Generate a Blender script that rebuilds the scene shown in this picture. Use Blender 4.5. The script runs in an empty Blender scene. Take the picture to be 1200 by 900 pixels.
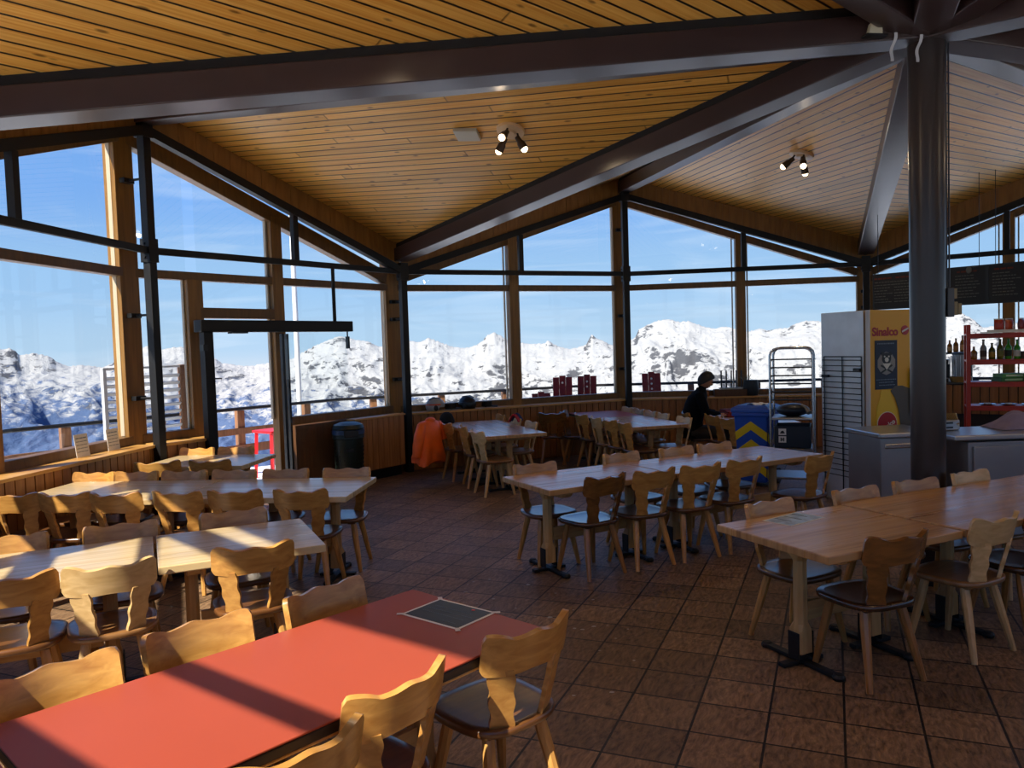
import bpy, bmesh, math, random
import numpy as np
from mathutils import Vector, Matrix, Quaternion
random.seed(7)
PI = math.pi
scene = bpy.context.scene
COL = scene.collection

# ------------------------------------------------------------------ helpers
def T(loc, rz=0.0):
    return Matrix.Translation(Vector(loc)) @ Matrix.Rotation(rz, 4, 'Z')

class MB:
    """collects vertices and faces, then links ONE mesh object"""
    def __init__(self):
        self.v = []; self.f = []; self.uv = {}
    def add(self, vs, fs):
        n = len(self.v)
        self.v += [tuple(p) for p in vs]
        self.f += [tuple(i + n for i in q) for q in fs]
        return n
    def box(self, c, s, R=None):
        c = Vector(c); hx, hy, hz = s[0]/2, s[1]/2, s[2]/2
        vs = [Vector((x*hx, y*hy, z*hz)) for z in (-1, 1) for y in (-1, 1) for x in (-1, 1)]
        if R is not None:
            R = Matrix.Rotation(R, 3, 'Z') if isinstance(R, (int, float)) else R
            vs = [R @ p for p in vs]
        self.add([p + c for p in vs], [(0,2,3,1),(4,5,7,6),(0,1,5,4),(2,6,7,3),(0,4,6,2),(1,3,7,5)])
        return self
    def beam(self, p0, p1, w, h, up=(0, 0, 1)):
        p0, p1, up = Vector(p0), Vector(p1), Vector(up)
        d = (p1 - p0).normalized(); sx = d.cross(up)
        if sx.length < 1e-5: sx = d.cross(Vector((1, 0, 0)))
        sx.normalize(); uz = sx.cross(d).normalized()
        vs = [p + sx*(a*w/2) + uz*(b*h/2) for p in (p0, p1) for b in (-1, 1) for a in (-1, 1)]
        self.add(vs, [(0,1,3,2),(4,6,7,5),(0,4,5,1),(2,3,7,6),(0,2,6,4),(1,5,7,3)])
        return self
    def rings(self, rings, cap=True, closed=True):
        n = len(rings[0]); m = len(rings)
        vs = [p for r in rings for p in r]; fs = []
        for i in range(m-1):
            for j in range(n if closed else n-1):
                k = (j+1) % n
                fs.append((i*n+j, i*n+k, (i+1)*n+k, (i+1)*n+j))
        if cap:
            fs.append(tuple(range(n-1, -1, -1))); fs.append(tuple(range((m-1)*n, m*n)))
        self.add(vs, fs); return self
    def cyl(self, p0, p1, r0, r1=None, n=14, cap=True):
        r1 = r0 if r1 is None else r1
        return self.tube([p0, p1], [r0, r1], n, cap)
    def tube(self, path, r, n=8, cap=True):
        P = [Vector(p) for p in path]
        rr = r if isinstance(r, (list, tuple)) else [r]*len(P)
        d0 = (P[1]-P[0]).normalized()
        a = d0.cross(Vector((0, 0, 1)))
        if a.length < 1e-4: a = Vector((1, 0, 0))
        a.normalize(); R = []; prev = d0
        for i, p in enumerate(P):
            if i == 0: d = d0
            elif i == len(P)-1: d = (P[i]-P[i-1]).normalized()
            else: d = ((P[i]-P[i-1]).normalized() + (P[i+1]-P[i]).normalized()).normalized()
            q = prev.rotation_difference(d); a = q @ a; prev = d
            b = d.cross(a)
            R.append([p + (a*math.cos(t) + b*math.sin(t))*rr[i] for t in [2*PI*k/n + PI/n for k in range(n)]])
        return self.rings(R, cap)
    def lathe(self, prof, c=(0, 0, 0), n=20, sx=1, sy=1):
        c = Vector(c)
        R = [[c + Vector((max(r, 1e-4)*sx*math.cos(2*PI*k/n), max(r, 1e-4)*sy*math.sin(2*PI*k/n), z)) for k in range(n)] for r, z in prof]
        return self.rings(R, True)
    def poly(self, pts, d):
        d = Vector(d); n = len(pts); P = [Vector(p) for p in pts]
        return self.rings([P, [p+d for p in P]], True)
    def sphere(self, c, r, n=16, m=10, s=(1, 1, 1), R=None, z0=-1.0, z1=1.0):
        c = Vector(c); rg = []
        t0, t1 = math.asin(z0), math.asin(z1)
        for i in range(m+1):
            t = t0 + (t1-t0)*i/m; rc = max(math.cos(t), 1e-3)
            ring = [Vector((r*s[0]*rc*math.cos(2*PI*k/n), r*s[1]*rc*math.sin(2*PI*k/n), r*s[2]*math.sin(t))) for k in range(n)]
            rg.append([c + (R @ p if R is not None else p) for p in ring])
        return self.rings(rg, True)
    def grid(self, f, nu, nv):
        vs = [f(i/nu, j/nv) for j in range(nv+1) for i in range(nu+1)]
        fs = [(j*(nu+1)+i, j*(nu+1)+i+1, (j+1)*(nu+1)+i+1, (j+1)*(nu+1)+i) for j in range(nv) for i in range(nu)]
        self.add(vs, fs); return self
    def slab(self, f, nu, nv, th):
        """curved sheet of thickness th: f(u,v)->(point, normal)"""
        front = []; back = []
        for j in range(nv+1):
            for i in range(nu+1):
                p, nn = f(i/nu, j/nv); nn = Vector(nn).normalized()
                front.append(Vector(p)+nn*th/2); back.append(Vector(p)-nn*th/2)
        W = nu+1; N = len(front)
        fs = []
        for j in range(nv):
            for i in range(nu):
                a, b, c_, d = j*W+i, j*W+i+1, (j+1)*W+i+1, (j+1)*W+i
                fs.append((a, b, c_, d)); fs.append((N+d, N+c_, N+b, N+a))
        edge = [i for i in range(W)] + [j*W+nu for j in range(1, nv+1)] + [nv*W+i for i in range(nu-1, -1, -1)] + [j*W for j in range(nv-1, 0, -1)]
        for k in range(len(edge)):
            a, b = edge[k], edge[(k+1) % len(edge)]
            fs.append((b, a, N+a, N+b))
        self.add(front+back, fs); return self
    def build(self, name, mat=None, parent=None, smooth=True, bevel=0, seg=2, world=False, uv=None, angle=40):
        me = bpy.data.meshes.new(name)
        vs = self.v
        if world and parent is not None:
            inv = parent.matrix_basis.inverted(); p = parent.parent
            vs = [inv @ Vector(q) for q in vs]
        me.from_pydata([tuple(q) for q in vs], [], self.f); me.update()
        bm = bmesh.new(); bm.from_mesh(me); bmesh.ops.recalc_face_normals(bm, faces=bm.faces[:]); bm.to_mesh(me); bm.free()
        if uv is not None:
            L = me.uv_layers.new(name='UVMap')
            for lp in me.loops:
                L.data[lp.index].uv = uv(Vector(self.v[lp.vertex_index]))
        if smooth:
            for p in me.polygons: p.use_smooth = True
            me.set_sharp_from_angle(angle=math.radians(angle))
        o = bpy.data.objects.new(name, me); COL.objects.link(o)
        if mat is not None: me.materials.append(mat)
        if parent is not None: o.parent = parent
        if bevel:
            b = o.modifiers.new('bevel', 'BEVEL'); b.width = bevel; b.segments = seg; b.limit_method = 'ANGLE'; b.angle_limit = math.radians(45)
        return o

def tag(o, label, cat, group=None):
    o['label'] = label; o['category'] = cat
    if group: o['group'] = group
    return o
def struct(o):
    o['kind'] = 'structure'; return o
def thing(name, label, cat, loc=(0, 0, 0), rz=0.0, group=None):
    o = bpy.data.objects.new(name, None); COL.objects.link(o)
    o.empty_display_size = .1
    o.matrix_basis = T(loc, rz)
    return tag(o, label, cat, group)
def sempty(name, loc=(0, 0, 0)):
    o = bpy.data.objects.new(name, None); COL.objects.link(o)
    o.matrix_basis = T(loc); o['kind'] = 'structure'; return o
def children(o): return [c for c in bpy.data.objects if c.parent == o]
def copy_tree(o, kids):
    """copies a thing with its parts and sub-parts; kids = {object: [children]}"""
    c = o.copy(); COL.objects.link(c)
    for k in kids.get(o.name, []):
        d = copy_tree(k, kids); d.parent = c
    return c
def kidmap(o):
    m = {}
    def walk(a):
        ch = children(a)
        if ch:
            m[a.name] = ch
            for c in ch: walk(c)
    walk(o); return m

# ------------------------------------------------------------------ materials
def newmat(name):
    m = bpy.data.materials.new(name); m.use_nodes = True
    nt = m.node_tree; bs = nt.nodes['Principled BSDF']
    return m, nt, bs
def N(nt, typ, **kw):
    n = nt.nodes.new(typ)
    for k, v in kw.items(): setattr(n, k, v)
    return n
def L(nt, a, b): nt.links.new(a, b)
def rgb(h):
    h = h.lstrip('#'); c = [int(h[i:i+2], 16)/255 for i in (0, 2, 4)]
    return tuple((x/12.92 if x <= .04045 else ((x+.055)/1.055)**2.4) for x in c) + (1,)
def plain(name, col, rough=.5, metal=0.0, spec=.5, noise=0.0, scale=8, bump=0.0):
    m, nt, bs = newmat(name)
    col = rgb(col) if isinstance(col, str) else tuple(col) + (1,)
    bs.inputs['Base Color'].default_value = col; bs.inputs['Roughness'].default_value = rough
    bs.inputs['Metallic'].default_value = metal; bs.inputs['Specular IOR Level'].default_value = spec
    if noise or bump:
        tc = N(nt, 'ShaderNodeTexCoord'); nz = N(nt, 'ShaderNodeTexNoise'); nz.inputs['Scale'].default_value = scale; nz.inputs['Detail'].default_value = 5
        L(nt, tc.outputs['Object'], nz.inputs['Vector'])
        if noise:
            rp = N(nt, 'ShaderNodeValToRGB')
            rp.color_ramp.elements[0].position = .25; rp.color_ramp.elements[1].position = .75
            rp.color_ramp.elements[0].color = tuple(x*(1-noise) for x in col[:3]) + (1,)
            rp.color_ramp.elements[1].color = tuple(min(1, x*(1+noise)) for x in col[:3]) + (1,)
            L(nt, nz.outputs['Fac'], rp.inputs['Fac']); L(nt, rp.outputs['Color'], bs.inputs['Base Color'])
        if bump:
            b = N(nt, 'ShaderNodeBump'); b.inputs['Strength'].default_value = bump; b.inputs['Distance'].default_value = .01
            L(nt, nz.outputs['Fac'], b.inputs['Height']); L(nt, b.outputs['Normal'], bs.inputs['Normal'])
    return m
def wood(name, c1, c2, rough=.4, stretch=(2, 26, 26), spec=.5, vary=.18, bump=.12, coat=0.0, blotch=.0, dark=None):
    """grain runs along local X (or along the axis with the smallest stretch)"""
    m, nt, bs = newmat(name)
    tc = N(nt, 'ShaderNodeTexCoord'); mp = N(nt, 'ShaderNodeMapping'); mp.inputs['Scale'].default_value = stretch
    oi = N(nt, 'ShaderNodeObjectInfo'); ad = N(nt, 'ShaderNodeVectorMath', operation='ADD')
    ml = N(nt, 'ShaderNodeMath', operation='MULTIPLY'); ml.inputs[1].default_value = 37.0
    L(nt, oi.outputs['Random'], ml.inputs[0]); L(nt, tc.outputs['Object'], mp.inputs['Vector'])
    L(nt, mp.outputs['Vector'], ad.inputs[0]); L(nt, ml.outputs[0], ad.inputs[1])
    nz = N(nt, 'ShaderNodeTexNoise'); nz.inputs['Scale'].default_value = 1.0; nz.inputs['Detail'].default_value = 6; nz.inputs['Distortion'].default_value = .6
    L(nt, ad.outputs[0], nz.inputs['Vector'])
    rp = N(nt, 'ShaderNodeValToRGB'); e = rp.color_ramp.elements
    e[0].position = .3; e[1].position = .7; e[0].color = rgb(c1); e[1].color = rgb(c2)
    if dark:
        x = e.new(.18); x.color = rgb(dark)
    L(nt, nz.outputs['Fac'], rp.inputs['Fac'])
    hs = N(nt, 'ShaderNodeHueSaturation'); mr = N(nt, 'ShaderNodeMapRange')
    mr.inputs['To Min'].default_value = 1-vary; mr.inputs['To Max'].default_value = 1+vary
    L(nt, oi.outputs['Random'], mr.inputs['Value']); L(nt, mr.outputs[0], hs.inputs['Value']); L(nt, rp.outputs['Color'], hs.inputs['Color'])
    L(nt, hs.outputs['Color'], bs.inputs['Base Color'])
    bs.inputs['Roughness'].default_value = rough; bs.inputs['Specular IOR Level'].default_value = spec
    if coat: bs.inputs['Coat Weight'].default_value = coat; bs.inputs['Coat Roughness'].default_value = .18
    if bump:
        b = N(nt, 'ShaderNodeBump'); b.inputs['Strength'].default_value = bump; b.inputs['Distance'].default_value = .004
        L(nt, nz.outputs['Fac'], b.inputs['Height']); L(nt, b.outputs['Normal'], bs.inputs['Normal'])
    return m
def emit(name, col, s):
    m, nt, bs = newmat(name)
    bs.inputs['Base Color'].default_value = rgb(col); bs.inputs['Emission Color'].default_value = rgb(col); bs.inputs['Emission Strength'].default_value = s
    return m

def ceiling_mat():
    m, nt, bs = newmat('ceiling_planks')
    uv = N(nt, 'ShaderNodeUVMap'); sp = N(nt, 'ShaderNodeSeparateXYZ'); L(nt, uv.outputs[0], sp.inputs[0])
    dv = N(nt, 'ShaderNodeMath', operation='DIVIDE'); dv.inputs[1].default_value = .115; L(nt, sp.outputs['Y'], dv.inputs[0])
    fl = N(nt, 'ShaderNodeMath', operation='FLOOR'); L(nt, dv.outputs[0], fl.inputs[0])
    fr = N(nt, 'ShaderNodeMath', operation='FRACT'); L(nt, dv.outputs[0], fr.inputs[0])
    wn = N(nt, 'ShaderNodeTexWhiteNoise', noise_dimensions='1D'); L(nt, fl.outputs[0], wn.inputs['W'])
    of = N(nt, 'ShaderNodeMath', operation='MULTIPLY_ADD'); of.inputs[1].default_value = 5.0; L(nt, wn.outputs['Value'], of.inputs[0]); L(nt, sp.outputs['X'], of.inputs[2])
    sg = N(nt, 'ShaderNodeMath', operation='DIVIDE'); sg.inputs[1].default_value = 4.2; L(nt, of.outputs[0], sg.inputs[0])
    sf = N(nt, 'ShaderNodeMath', operation='FLOOR'); L(nt, sg.outputs[0], sf.inputs[0])
    sfr = N(nt, 'ShaderNodeMath', operation='FRACT'); L(nt, sg.outputs[0], sfr.inputs[0])
    cb = N(nt, 'ShaderNodeCombineXYZ'); L(nt, fl.outputs[0], cb.inputs[0]); L(nt, sf.outputs[0], cb.inputs[1])
    w2 = N(nt, 'ShaderNodeTexWhiteNoise', noise_dimensions='3D'); L(nt, cb.outputs[0], w2.inputs['Vector'])
    # grain
    gv = N(nt, 'ShaderNodeCombineXYZ'); gx = N(nt, 'ShaderNodeMath', operation='MULTIPLY'); gx.inputs[1].default_value = 1.2
    gy = N(nt, 'ShaderNodeMath', operation='MULTIPLY'); gy.inputs[1].default_value = 60
    L(nt, of.outputs[0], gx.inputs[0]); L(nt, sp.outputs['Y'], gy.inputs[0]); L(nt, gx.outputs[0], gv.inputs[0]); L(nt, gy.outputs[0], gv.inputs[1]); L(nt, w2.outputs['Value'], gv.inputs[2])
    nz = N(nt, 'ShaderNodeTexNoise'); nz.inputs['Scale'].default_value = 1; nz.inputs['Detail'].default_value = 5; L(nt, gv.outputs[0], nz.inputs['Vector'])
    rp = N(nt, 'ShaderNodeValToRGB'); e = rp.color_ramp.elements
    e[0].position = .3; e[1].position = .72; e[0].color = CEIL1; e[1].color = CEIL2
    L(nt, nz.outputs['Fac'], rp.inputs['Fac'])
    hs = N(nt, 'ShaderNodeHueSaturation'); mr = N(nt, 'ShaderNodeMapRange'); mr.inputs['To Min'].default_value = .86; mr.inputs['To Max'].default_value = 1.12
    L(nt, w2.outputs['Value'], mr.inputs['Value']); L(nt, mr.outputs[0], hs.inputs['Value']); L(nt, rp.outputs[0], hs.inputs['Color'])
    # knots
    kv = N(nt, 'ShaderNodeCombineXYZ'); ky = N(nt, 'ShaderNodeMath', operation='MULTIPLY'); ky.inputs[1].default_value = 8.7; kx = N(nt, 'ShaderNodeMath', operation='MULTIPLY'); kx.inputs[1].default_value = 3.2
    L(nt, of.outputs[0], kx.inputs[0]); L(nt, sp.outputs['Y'], ky.inputs[0]); L(nt, kx.outputs[0], kv.inputs[0]); L(nt, ky.outputs[0], kv.inputs[1])
    vo = N(nt, 'ShaderNodeTexVoronoi'); vo.inputs['Scale'].default_value = 1.0; L(nt, kv.outputs[0], vo.inputs['Vector'])
    kr = N(nt, 'ShaderNodeMapRange'); kr.inputs['From Min'].default_value = .07; kr.inputs['From Max'].default_value = .15; kr.inputs['To Min'].default_value = .7; kr.inputs['To Max'].default_value = 0
    L(nt, vo.outputs['Distance'], kr.inputs['Value'])
    mx = N(nt, 'ShaderNodeMix', data_type='RGBA'); L(nt, kr.outputs[0], mx.inputs['Factor']); L(nt, hs.outputs[0], mx.inputs[6]); mx.inputs[7].default_value = rgb('#4a2408')
    # grooves (a real gap between boards)
    a = N(nt, 'ShaderNodeMath', operation='SUBTRACT'); a.inputs[1].default_value = .5; L(nt, fr.outputs[0], a.inputs[0])
    b = N(nt, 'ShaderNodeMath', operation='ABSOLUTE'); L(nt, a.outputs[0], b.inputs[0])
    g = N(nt, 'ShaderNodeMapRange'); g.inputs['From Min'].default_value = .42; g.inputs['From Max'].default_value = .45; L(nt, b.outputs[0], g.inputs['Value'])
    c = N(nt, 'ShaderNodeMath', operation='SUBTRACT'); c.inputs[1].default_value = .5; L(nt, sfr.outputs[0], c.inputs[0])
    d = N(nt, 'ShaderNodeMath', operation='ABSOLUTE'); L(nt, c.outputs[0], d.inputs[0])
    g2 = N(nt, 'ShaderNodeMapRange'); g2.inputs['From Min'].default_value = .4972; g2.inputs['From Max'].default_value = .499; g2.inputs['To Max'].default_value = .45; L(nt, d.outputs[0], g2.inputs['Value'])
    gm = N(nt, 'ShaderNodeMath', operation='MAXIMUM'); L(nt, g.outputs[0], gm.inputs[0]); L(nt, g2.outputs[0], gm.inputs[1])
    m2 = N(nt, 'ShaderNodeMix', data_type='RGBA'); L(nt, gm.outputs[0], m2.inputs['Factor']); L(nt, mx.outputs[2], m2.inputs[6]); m2.inputs[7].default_value = rgb('#180b04')
    L(nt, m2.outputs[2], bs.inputs['Base Color']); bs.inputs['Roughness'].default_value = .42
    inv = N(nt, 'ShaderNodeMath', operation='SUBTRACT'); inv.inputs[0].default_value = 1; L(nt, gm.outputs[0], inv.inputs[1])
    bp = N(nt, 'ShaderNodeBump'); bp.inputs['Strength'].default_value = .6; bp.inputs['Distance'].default_value = .012; L(nt, inv.outputs[0], bp.inputs['Height']); L(nt, bp.outputs[0], bs.inputs['Normal'])
    return m

def floor_mat():
    m, nt, bs = newmat('floor_tiles')
    tc = N(nt, 'ShaderNodeTexCoord'); mp = N(nt, 'ShaderNodeMapping', vector_type='TEXTURE')
    # joints run along (.385,.923); origin at a tile corner
    mp.inputs['Location'].default_value = (.6, 4.045, 0); mp.inputs['Rotation'].default_value = (0, 0, math.atan2(.923, .385))
    L(nt, tc.outputs['Object'], mp.inputs['Vector'])
    br = N(nt, 'ShaderNodeTexBrick'); br.offset = 0.0; br.squash = 1.0
    br.inputs['Scale'].default_value = 1.0; br.inputs['Mortar Size'].default_value = .0065; br.inputs['Mortar Smooth'].default_value = .15
    br.inputs['Brick Width'].default_value = .318; br.inputs['Row Height'].default_value = .345; br.inputs['Bias'].default_value = -.1
    br.inputs['Color1'].default_value = (.62, .62, .62, 1); br.inputs['Color2'].default_value = (1.1, 1.1, 1.1, 1); br.inputs['Mortar'].default_value = (0, 0, 0, 1)
    L(nt, mp.outputs[0], br.inputs['Vector'])
    # slate like surface: short diagonal ripples whose direction varies
    n1 = N(nt, 'ShaderNodeTexNoise'); n1.inputs['Scale'].default_value = 3.0; n1.inputs['Detail'].default_value = 2; L(nt, mp.outputs[0], n1.inputs['Vector'])
    m3 = N(nt, 'ShaderNodeMapping'); m3.inputs['Scale'].default_value = (14, 46, 1); m3.inputs['Rotation'].default_value = (0, 0, .9); L(nt, mp.outputs[0], m3.inputs['Vector'])
    ad = N(nt, 'ShaderNodeVectorMath', operation='MULTIPLY_ADD'); ad.inputs[1].default_value = (5, 5, 5); L(nt, n1.outputs['Color'], ad.inputs[0]); L(nt, m3.outputs[0], ad.inputs[2])
    n2 = N(nt, 'ShaderNodeTexNoise'); n2.inputs['Scale'].default_value = 1.0; n2.inputs['Detail'].default_value = 6; n2.inputs['Roughness'].default_value = .65; L(nt, ad.outputs[0], n2.inputs['Vector'])
    rp = N(nt, 'ShaderNodeValToRGB'); e = rp.color_ramp.elements; e[0].position = .32; e[1].position = .7; e[0].color = FLOOR1; e[1].color = FLOOR2
    L(nt, n2.outputs['Fac'], rp.inputs['Fac'])
    n4 = N(nt, 'ShaderNodeTexNoise'); n4.inputs['Scale'].default_value = 1.1; n4.inputs['Detail'].default_value = 3; L(nt, tc.outputs['Object'], n4.inputs['Vector'])
    hs = N(nt, 'ShaderNodeMix', data_type='RGBA', blend_type='MULTIPLY'); hs.inputs['Factor'].default_value = 1; L(nt, rp.outputs[0], hs.inputs[6]); L(nt, br.outputs['Color'], hs.inputs[7])
    mm = N(nt, 'ShaderNodeMix', data_type='RGBA'); L(nt, br.outputs['Fac'], mm.inputs['Factor']); L(nt, hs.outputs[2], mm.inputs[6]); mm.inputs[7].default_value = rgb('#1e150f')
    L(nt, mm.outputs[2], bs.inputs['Base Color'])
    rr = N(nt, 'ShaderNodeMapRange'); rr.inputs['To Min'].default_value = .38; rr.inputs['To Max'].default_value = .62; L(nt, n4.outputs['Fac'], rr.inputs['Value']); L(nt, rr.outputs[0], bs.inputs['Roughness'])
    bs.inputs['Specular IOR Level'].default_value = .4
    su = N(nt, 'ShaderNodeMath', operation='SUBTRACT'); L(nt, n2.outputs['Fac'], su.inputs[0]); L(nt, br.outputs['Fac'], su.inputs[1])
    bp = N(nt, 'ShaderNodeBump'); bp.inputs['Strength'].default_value = .5; bp.inputs['Distance'].default_value = .012; L(nt, su.outputs[0], bp.inputs['Height']); L(nt, bp.outputs[0], bs.inputs['Normal'])
    return m

def glass_mat(name='window_glass'):
    m, nt, bs = newmat(name)
    nt.nodes.remove(bs); out = [n for n in nt.nodes if n.type == 'OUTPUT_MATERIAL'][0]
    tr = N(nt, 'ShaderNodeBsdfTransparent'); tr.inputs[0].default_value = (.97, .985, .985, 1)
    gl = N(nt, 'ShaderNodeBsdfGlossy'); gl.inputs['Roughness'].default_value = .0
    fr = N(nt, 'ShaderNodeFresnel'); fr.inputs['IOR'].default_value = 1.5
    ge = N(nt, 'ShaderNodeNewGeometry'); iv = N(nt, 'ShaderNodeMath', operation='SUBTRACT'); iv.inputs[0].default_value = 1; L(nt, ge.outputs['Backfacing'], iv.inputs[1])
    fm = N(nt, 'ShaderNodeMath', operation='MULTIPLY'); L(nt, fr.outputs[0], fm.inputs[0]); L(nt, iv.outputs[0], fm.inputs[1])
    mx = N(nt, 'ShaderNodeMixShader'); L(nt, fm.outputs[0], mx.inputs[0]); L(nt, tr.outputs[0], mx.inputs[1]); L(nt, gl.outputs[0], mx.inputs[2]); L(nt, mx.outputs[0], out.inputs[0])
    return m

def table_mat(name, c1, c2, board=.13, dark='#5a3a1c'):
    """glued boards running along local X, worn lacquer"""
    m, nt, bs = newmat(name)
    tc = N(nt, 'ShaderNodeTexCoord'); sp = N(nt, 'ShaderNodeSeparateXYZ'); L(nt, tc.outputs['Object'], sp.inputs[0])
    dv = N(nt, 'ShaderNodeMath', operation='DIVIDE'); dv.inputs[1].default_value = board; L(nt, sp.outputs['Y'], dv.inputs[0])
    fl = N(nt, 'ShaderNodeMath', operation='FLOOR'); L(nt, dv.outputs[0], fl.inputs[0])
    wn = N(nt, 'ShaderNodeTexWhiteNoise', noise_dimensions='1D'); L(nt, fl.outputs[0], wn.inputs['W'])
    cb = N(nt, 'ShaderNodeCombineXYZ'); L(nt, wn.outputs['Value'], cb.inputs[2])
    x = N(nt, 'ShaderNodeMath', operation='MULTIPLY'); x.inputs[1].default_value = 1.6; L(nt, sp.outputs['X'], x.inputs[0]); L(nt, x.outputs[0], cb.inputs[0])
    y = N(nt, 'ShaderNodeMath', operation='MULTIPLY'); y.inputs[1].default_value = 32; L(nt, sp.outputs['Y'], y.inputs[0]); L(nt, y.outputs[0], cb.inputs[1])
    sc = N(nt, 'ShaderNodeVectorMath', operation='ADD'); oi = N(nt, 'ShaderNodeObjectInfo'); k = N(nt, 'ShaderNodeMath', operation='MULTIPLY'); k.inputs[1].default_value = 19
    L(nt, oi.outputs['Random'], k.inputs[0]); L(nt, cb.outputs[0], sc.inputs[0]); L(nt, k.outputs[0], sc.inputs[1])
    nz = N(nt, 'ShaderNodeTexNoise'); nz.inputs['Scale'].default_value = 1; nz.inputs['Detail'].default_value = 6; nz.inputs['Distortion'].default_value = .8; L(nt, sc.outputs[0], nz.inputs['Vector'])
    rp = N(nt, 'ShaderNodeValToRGB'); e = rp.color_ramp.elements; e[0].position = .28; e[1].position = .66; e[0].color = rgb(c1); e[1].color = rgb(c2)
    L(nt, nz.outputs['Fac'], rp.inputs['Fac'])
    hs = N(nt, 'ShaderNodeHueSaturation'); mr = N(nt, 'ShaderNodeMapRange'); mr.inputs['To Min'].default_value = .88; mr.inputs['To Max'].default_value = 1.1
    L(nt, wn.outputs['Value'], mr.inputs['Value']); L(nt, mr.outputs[0], hs.inputs['Value']); L(nt, rp.outputs[0], hs.inputs['Color'])
    # worn dark streaks
    n2 = N(nt, 'ShaderNodeTexNoise'); n2.inputs['Scale'].default_value = .55; n2.inputs['Detail'].default_value = 4; L(nt, sc.outputs[0], n2.inputs['Vector'])
    st = N(nt, 'ShaderNodeMapRange'); st.inputs['From Min'].default_value = .62; st.inputs['From Max'].default_value = .72; st.inputs['To Max'].default_value = .55; L(nt, n2.outputs['Fac'], st.inputs['Value'])
    mx = N(nt, 'ShaderNodeMix', data_type='RGBA'); L(nt, st.outputs[0], mx.inputs['Factor']); L(nt, hs.outputs[0], mx.inputs[6]); mx.inputs[7].default_value = rgb(dark)
    L(nt, mx.outputs[2], bs.inputs['Base Color'])
    rr = N(nt, 'ShaderNodeMapRange'); rr.inputs['From Min'].default_value = .3; rr.inputs['From Max'].default_value = .7; rr.inputs['To Min'].default_value = .24; rr.inputs['To Max'].default_value = .5
    L(nt, n2.outputs['Fac'], rr.inputs['Value']); L(nt, rr.outputs[0], bs.inputs['Roughness'])
    bs.inputs['Coat Weight'].default_value = .5; bs.inputs['Coat Roughness'].default_value = .2
    b = N(nt, 'ShaderNodeBump'); b.inputs['Strength'].default_value = .1; b.inputs['Distance'].default_value = .004; L(nt, nz.outputs['Fac'], b.inputs['Height']); L(nt, b.outputs[0], bs.inputs['Normal'])
    return m

CEIL1, CEIL2 = rgb('#d89638'), rgb('#f0be62')
FLOOR1, FLOOR2 = rgb('#5c4532'), rgb('#a68464')
M = dict(
    ceil=ceiling_mat(), floor=floor_mat(), glass=glass_mat(),
    beam=plain('beam_paint', '#3c2c2a', .30, noise=.12, scale=3), gap=plain('shadow_black', '#0d0909', .8),
    steel=plain('black_steel', '#121112', .55, spec=.35), steelgrey=plain('grey_steel', '#33343a', .4),
    timber=wood('glulam_timber', '#74501c', '#94692a', .45, (26, 26, 1.5), vary=.08, bump=.05),
    timberh=wood('timber_rail', '#5e4018', '#765222', .45, (26, 26, 4), vary=.06, bump=.05),
    fascia=wood('fascia_boards', '#8a5e28', '#a8783a', .5, (14, 14, 2), vary=.05, bump=.05),
    wains=wood('wainscot_boards', '#855024', '#a26c36', .45, (24, 24, 1.6), vary=.12, bump=.08),
    ledge=wood('ledge_wood', '#b4803e', '#d0a05a', .4, (3, 3, 30), vary=.05),
    honey=wood('honey_oak', '#a87236', '#cc9850', .3, (5, 30, 30), coat=.25),
    honeyleg=wood('honey_oak_leg', '#a87438', '#cc9a56', .35, (30, 30, 4), coat=.15),
    brown=wood('dark_oak', '#66401a', '#8c5a28', .27, (5, 30, 30), coat=.3),
    brownleg=wood('dark_oak_leg', '#8c5c2c', '#ac783e', .32, (30, 30, 4), coat=.2),
    pale=wood('pale_beech', '#c09a62', '#dcba84', .38, (5, 30, 30), coat=.1),
    paleleg=wood('pale_beech_leg', '#b89058', '#d4b07a', .4, (30, 30, 4)),
    seatw=wood('seat_wood', '#56341a', '#6e4624', .32, (4, 26, 26), coat=.45),
    seatd=wood('seat_dark', '#3c2210', '#54321a', .22, (4, 26, 26), coat=.6),
    seatp=wood('seat_pale', '#7c5430', '#9a7044', .28, (4, 26, 26), coat=.4),
    table=table_mat('table_boards', '#a87644', '#c89a62'),
    tablel=table_mat('table_boards_light', '#bc9e6a', '#d6bd90', dark='#8a6c44'),
    tablew=wood('table_frame_wood', '#b08450', '#caa468', .42, (4, 26, 26), vary=.06),
    pedw=wood('pedestal_wood', '#b0864e', '#cca46a', .42, (26, 26, 3), vary=.06),
    red=plain('red_laminate', '#a04632', .4, spec=.28, noise=.05, scale=1.5),
    rededge=wood('laminate_edge', '#1a0f08', '#342010', .5, (6, 30, 30), dark='#6a4a20'),
    iron=plain('cast_iron', '#0d0c0a', .55, bump=.2, scale=40),
    white=plain('white_paper', '#e8e6e0', .7), ink=plain('ink_grey', '#74828e', .8),
    black=plain('black_plastic', '#101012', .4), navy=plain('navy_print', '#10202e', .45, noise=.25, scale=9),
    stainless=plain('stainless', '#a4a1a2', .35, .85, noise=.1, scale=3), bright=plain('stainless_bright', '#c4c6ca', .28, .9), chrome=plain('chrome_tube', '#c0c2c4', .22, 1.0),
    rod=plain('dark_wire', '#26282a', .35, .8),
)
EXPOSURE = 1.08
LAMP_W = 10
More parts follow.
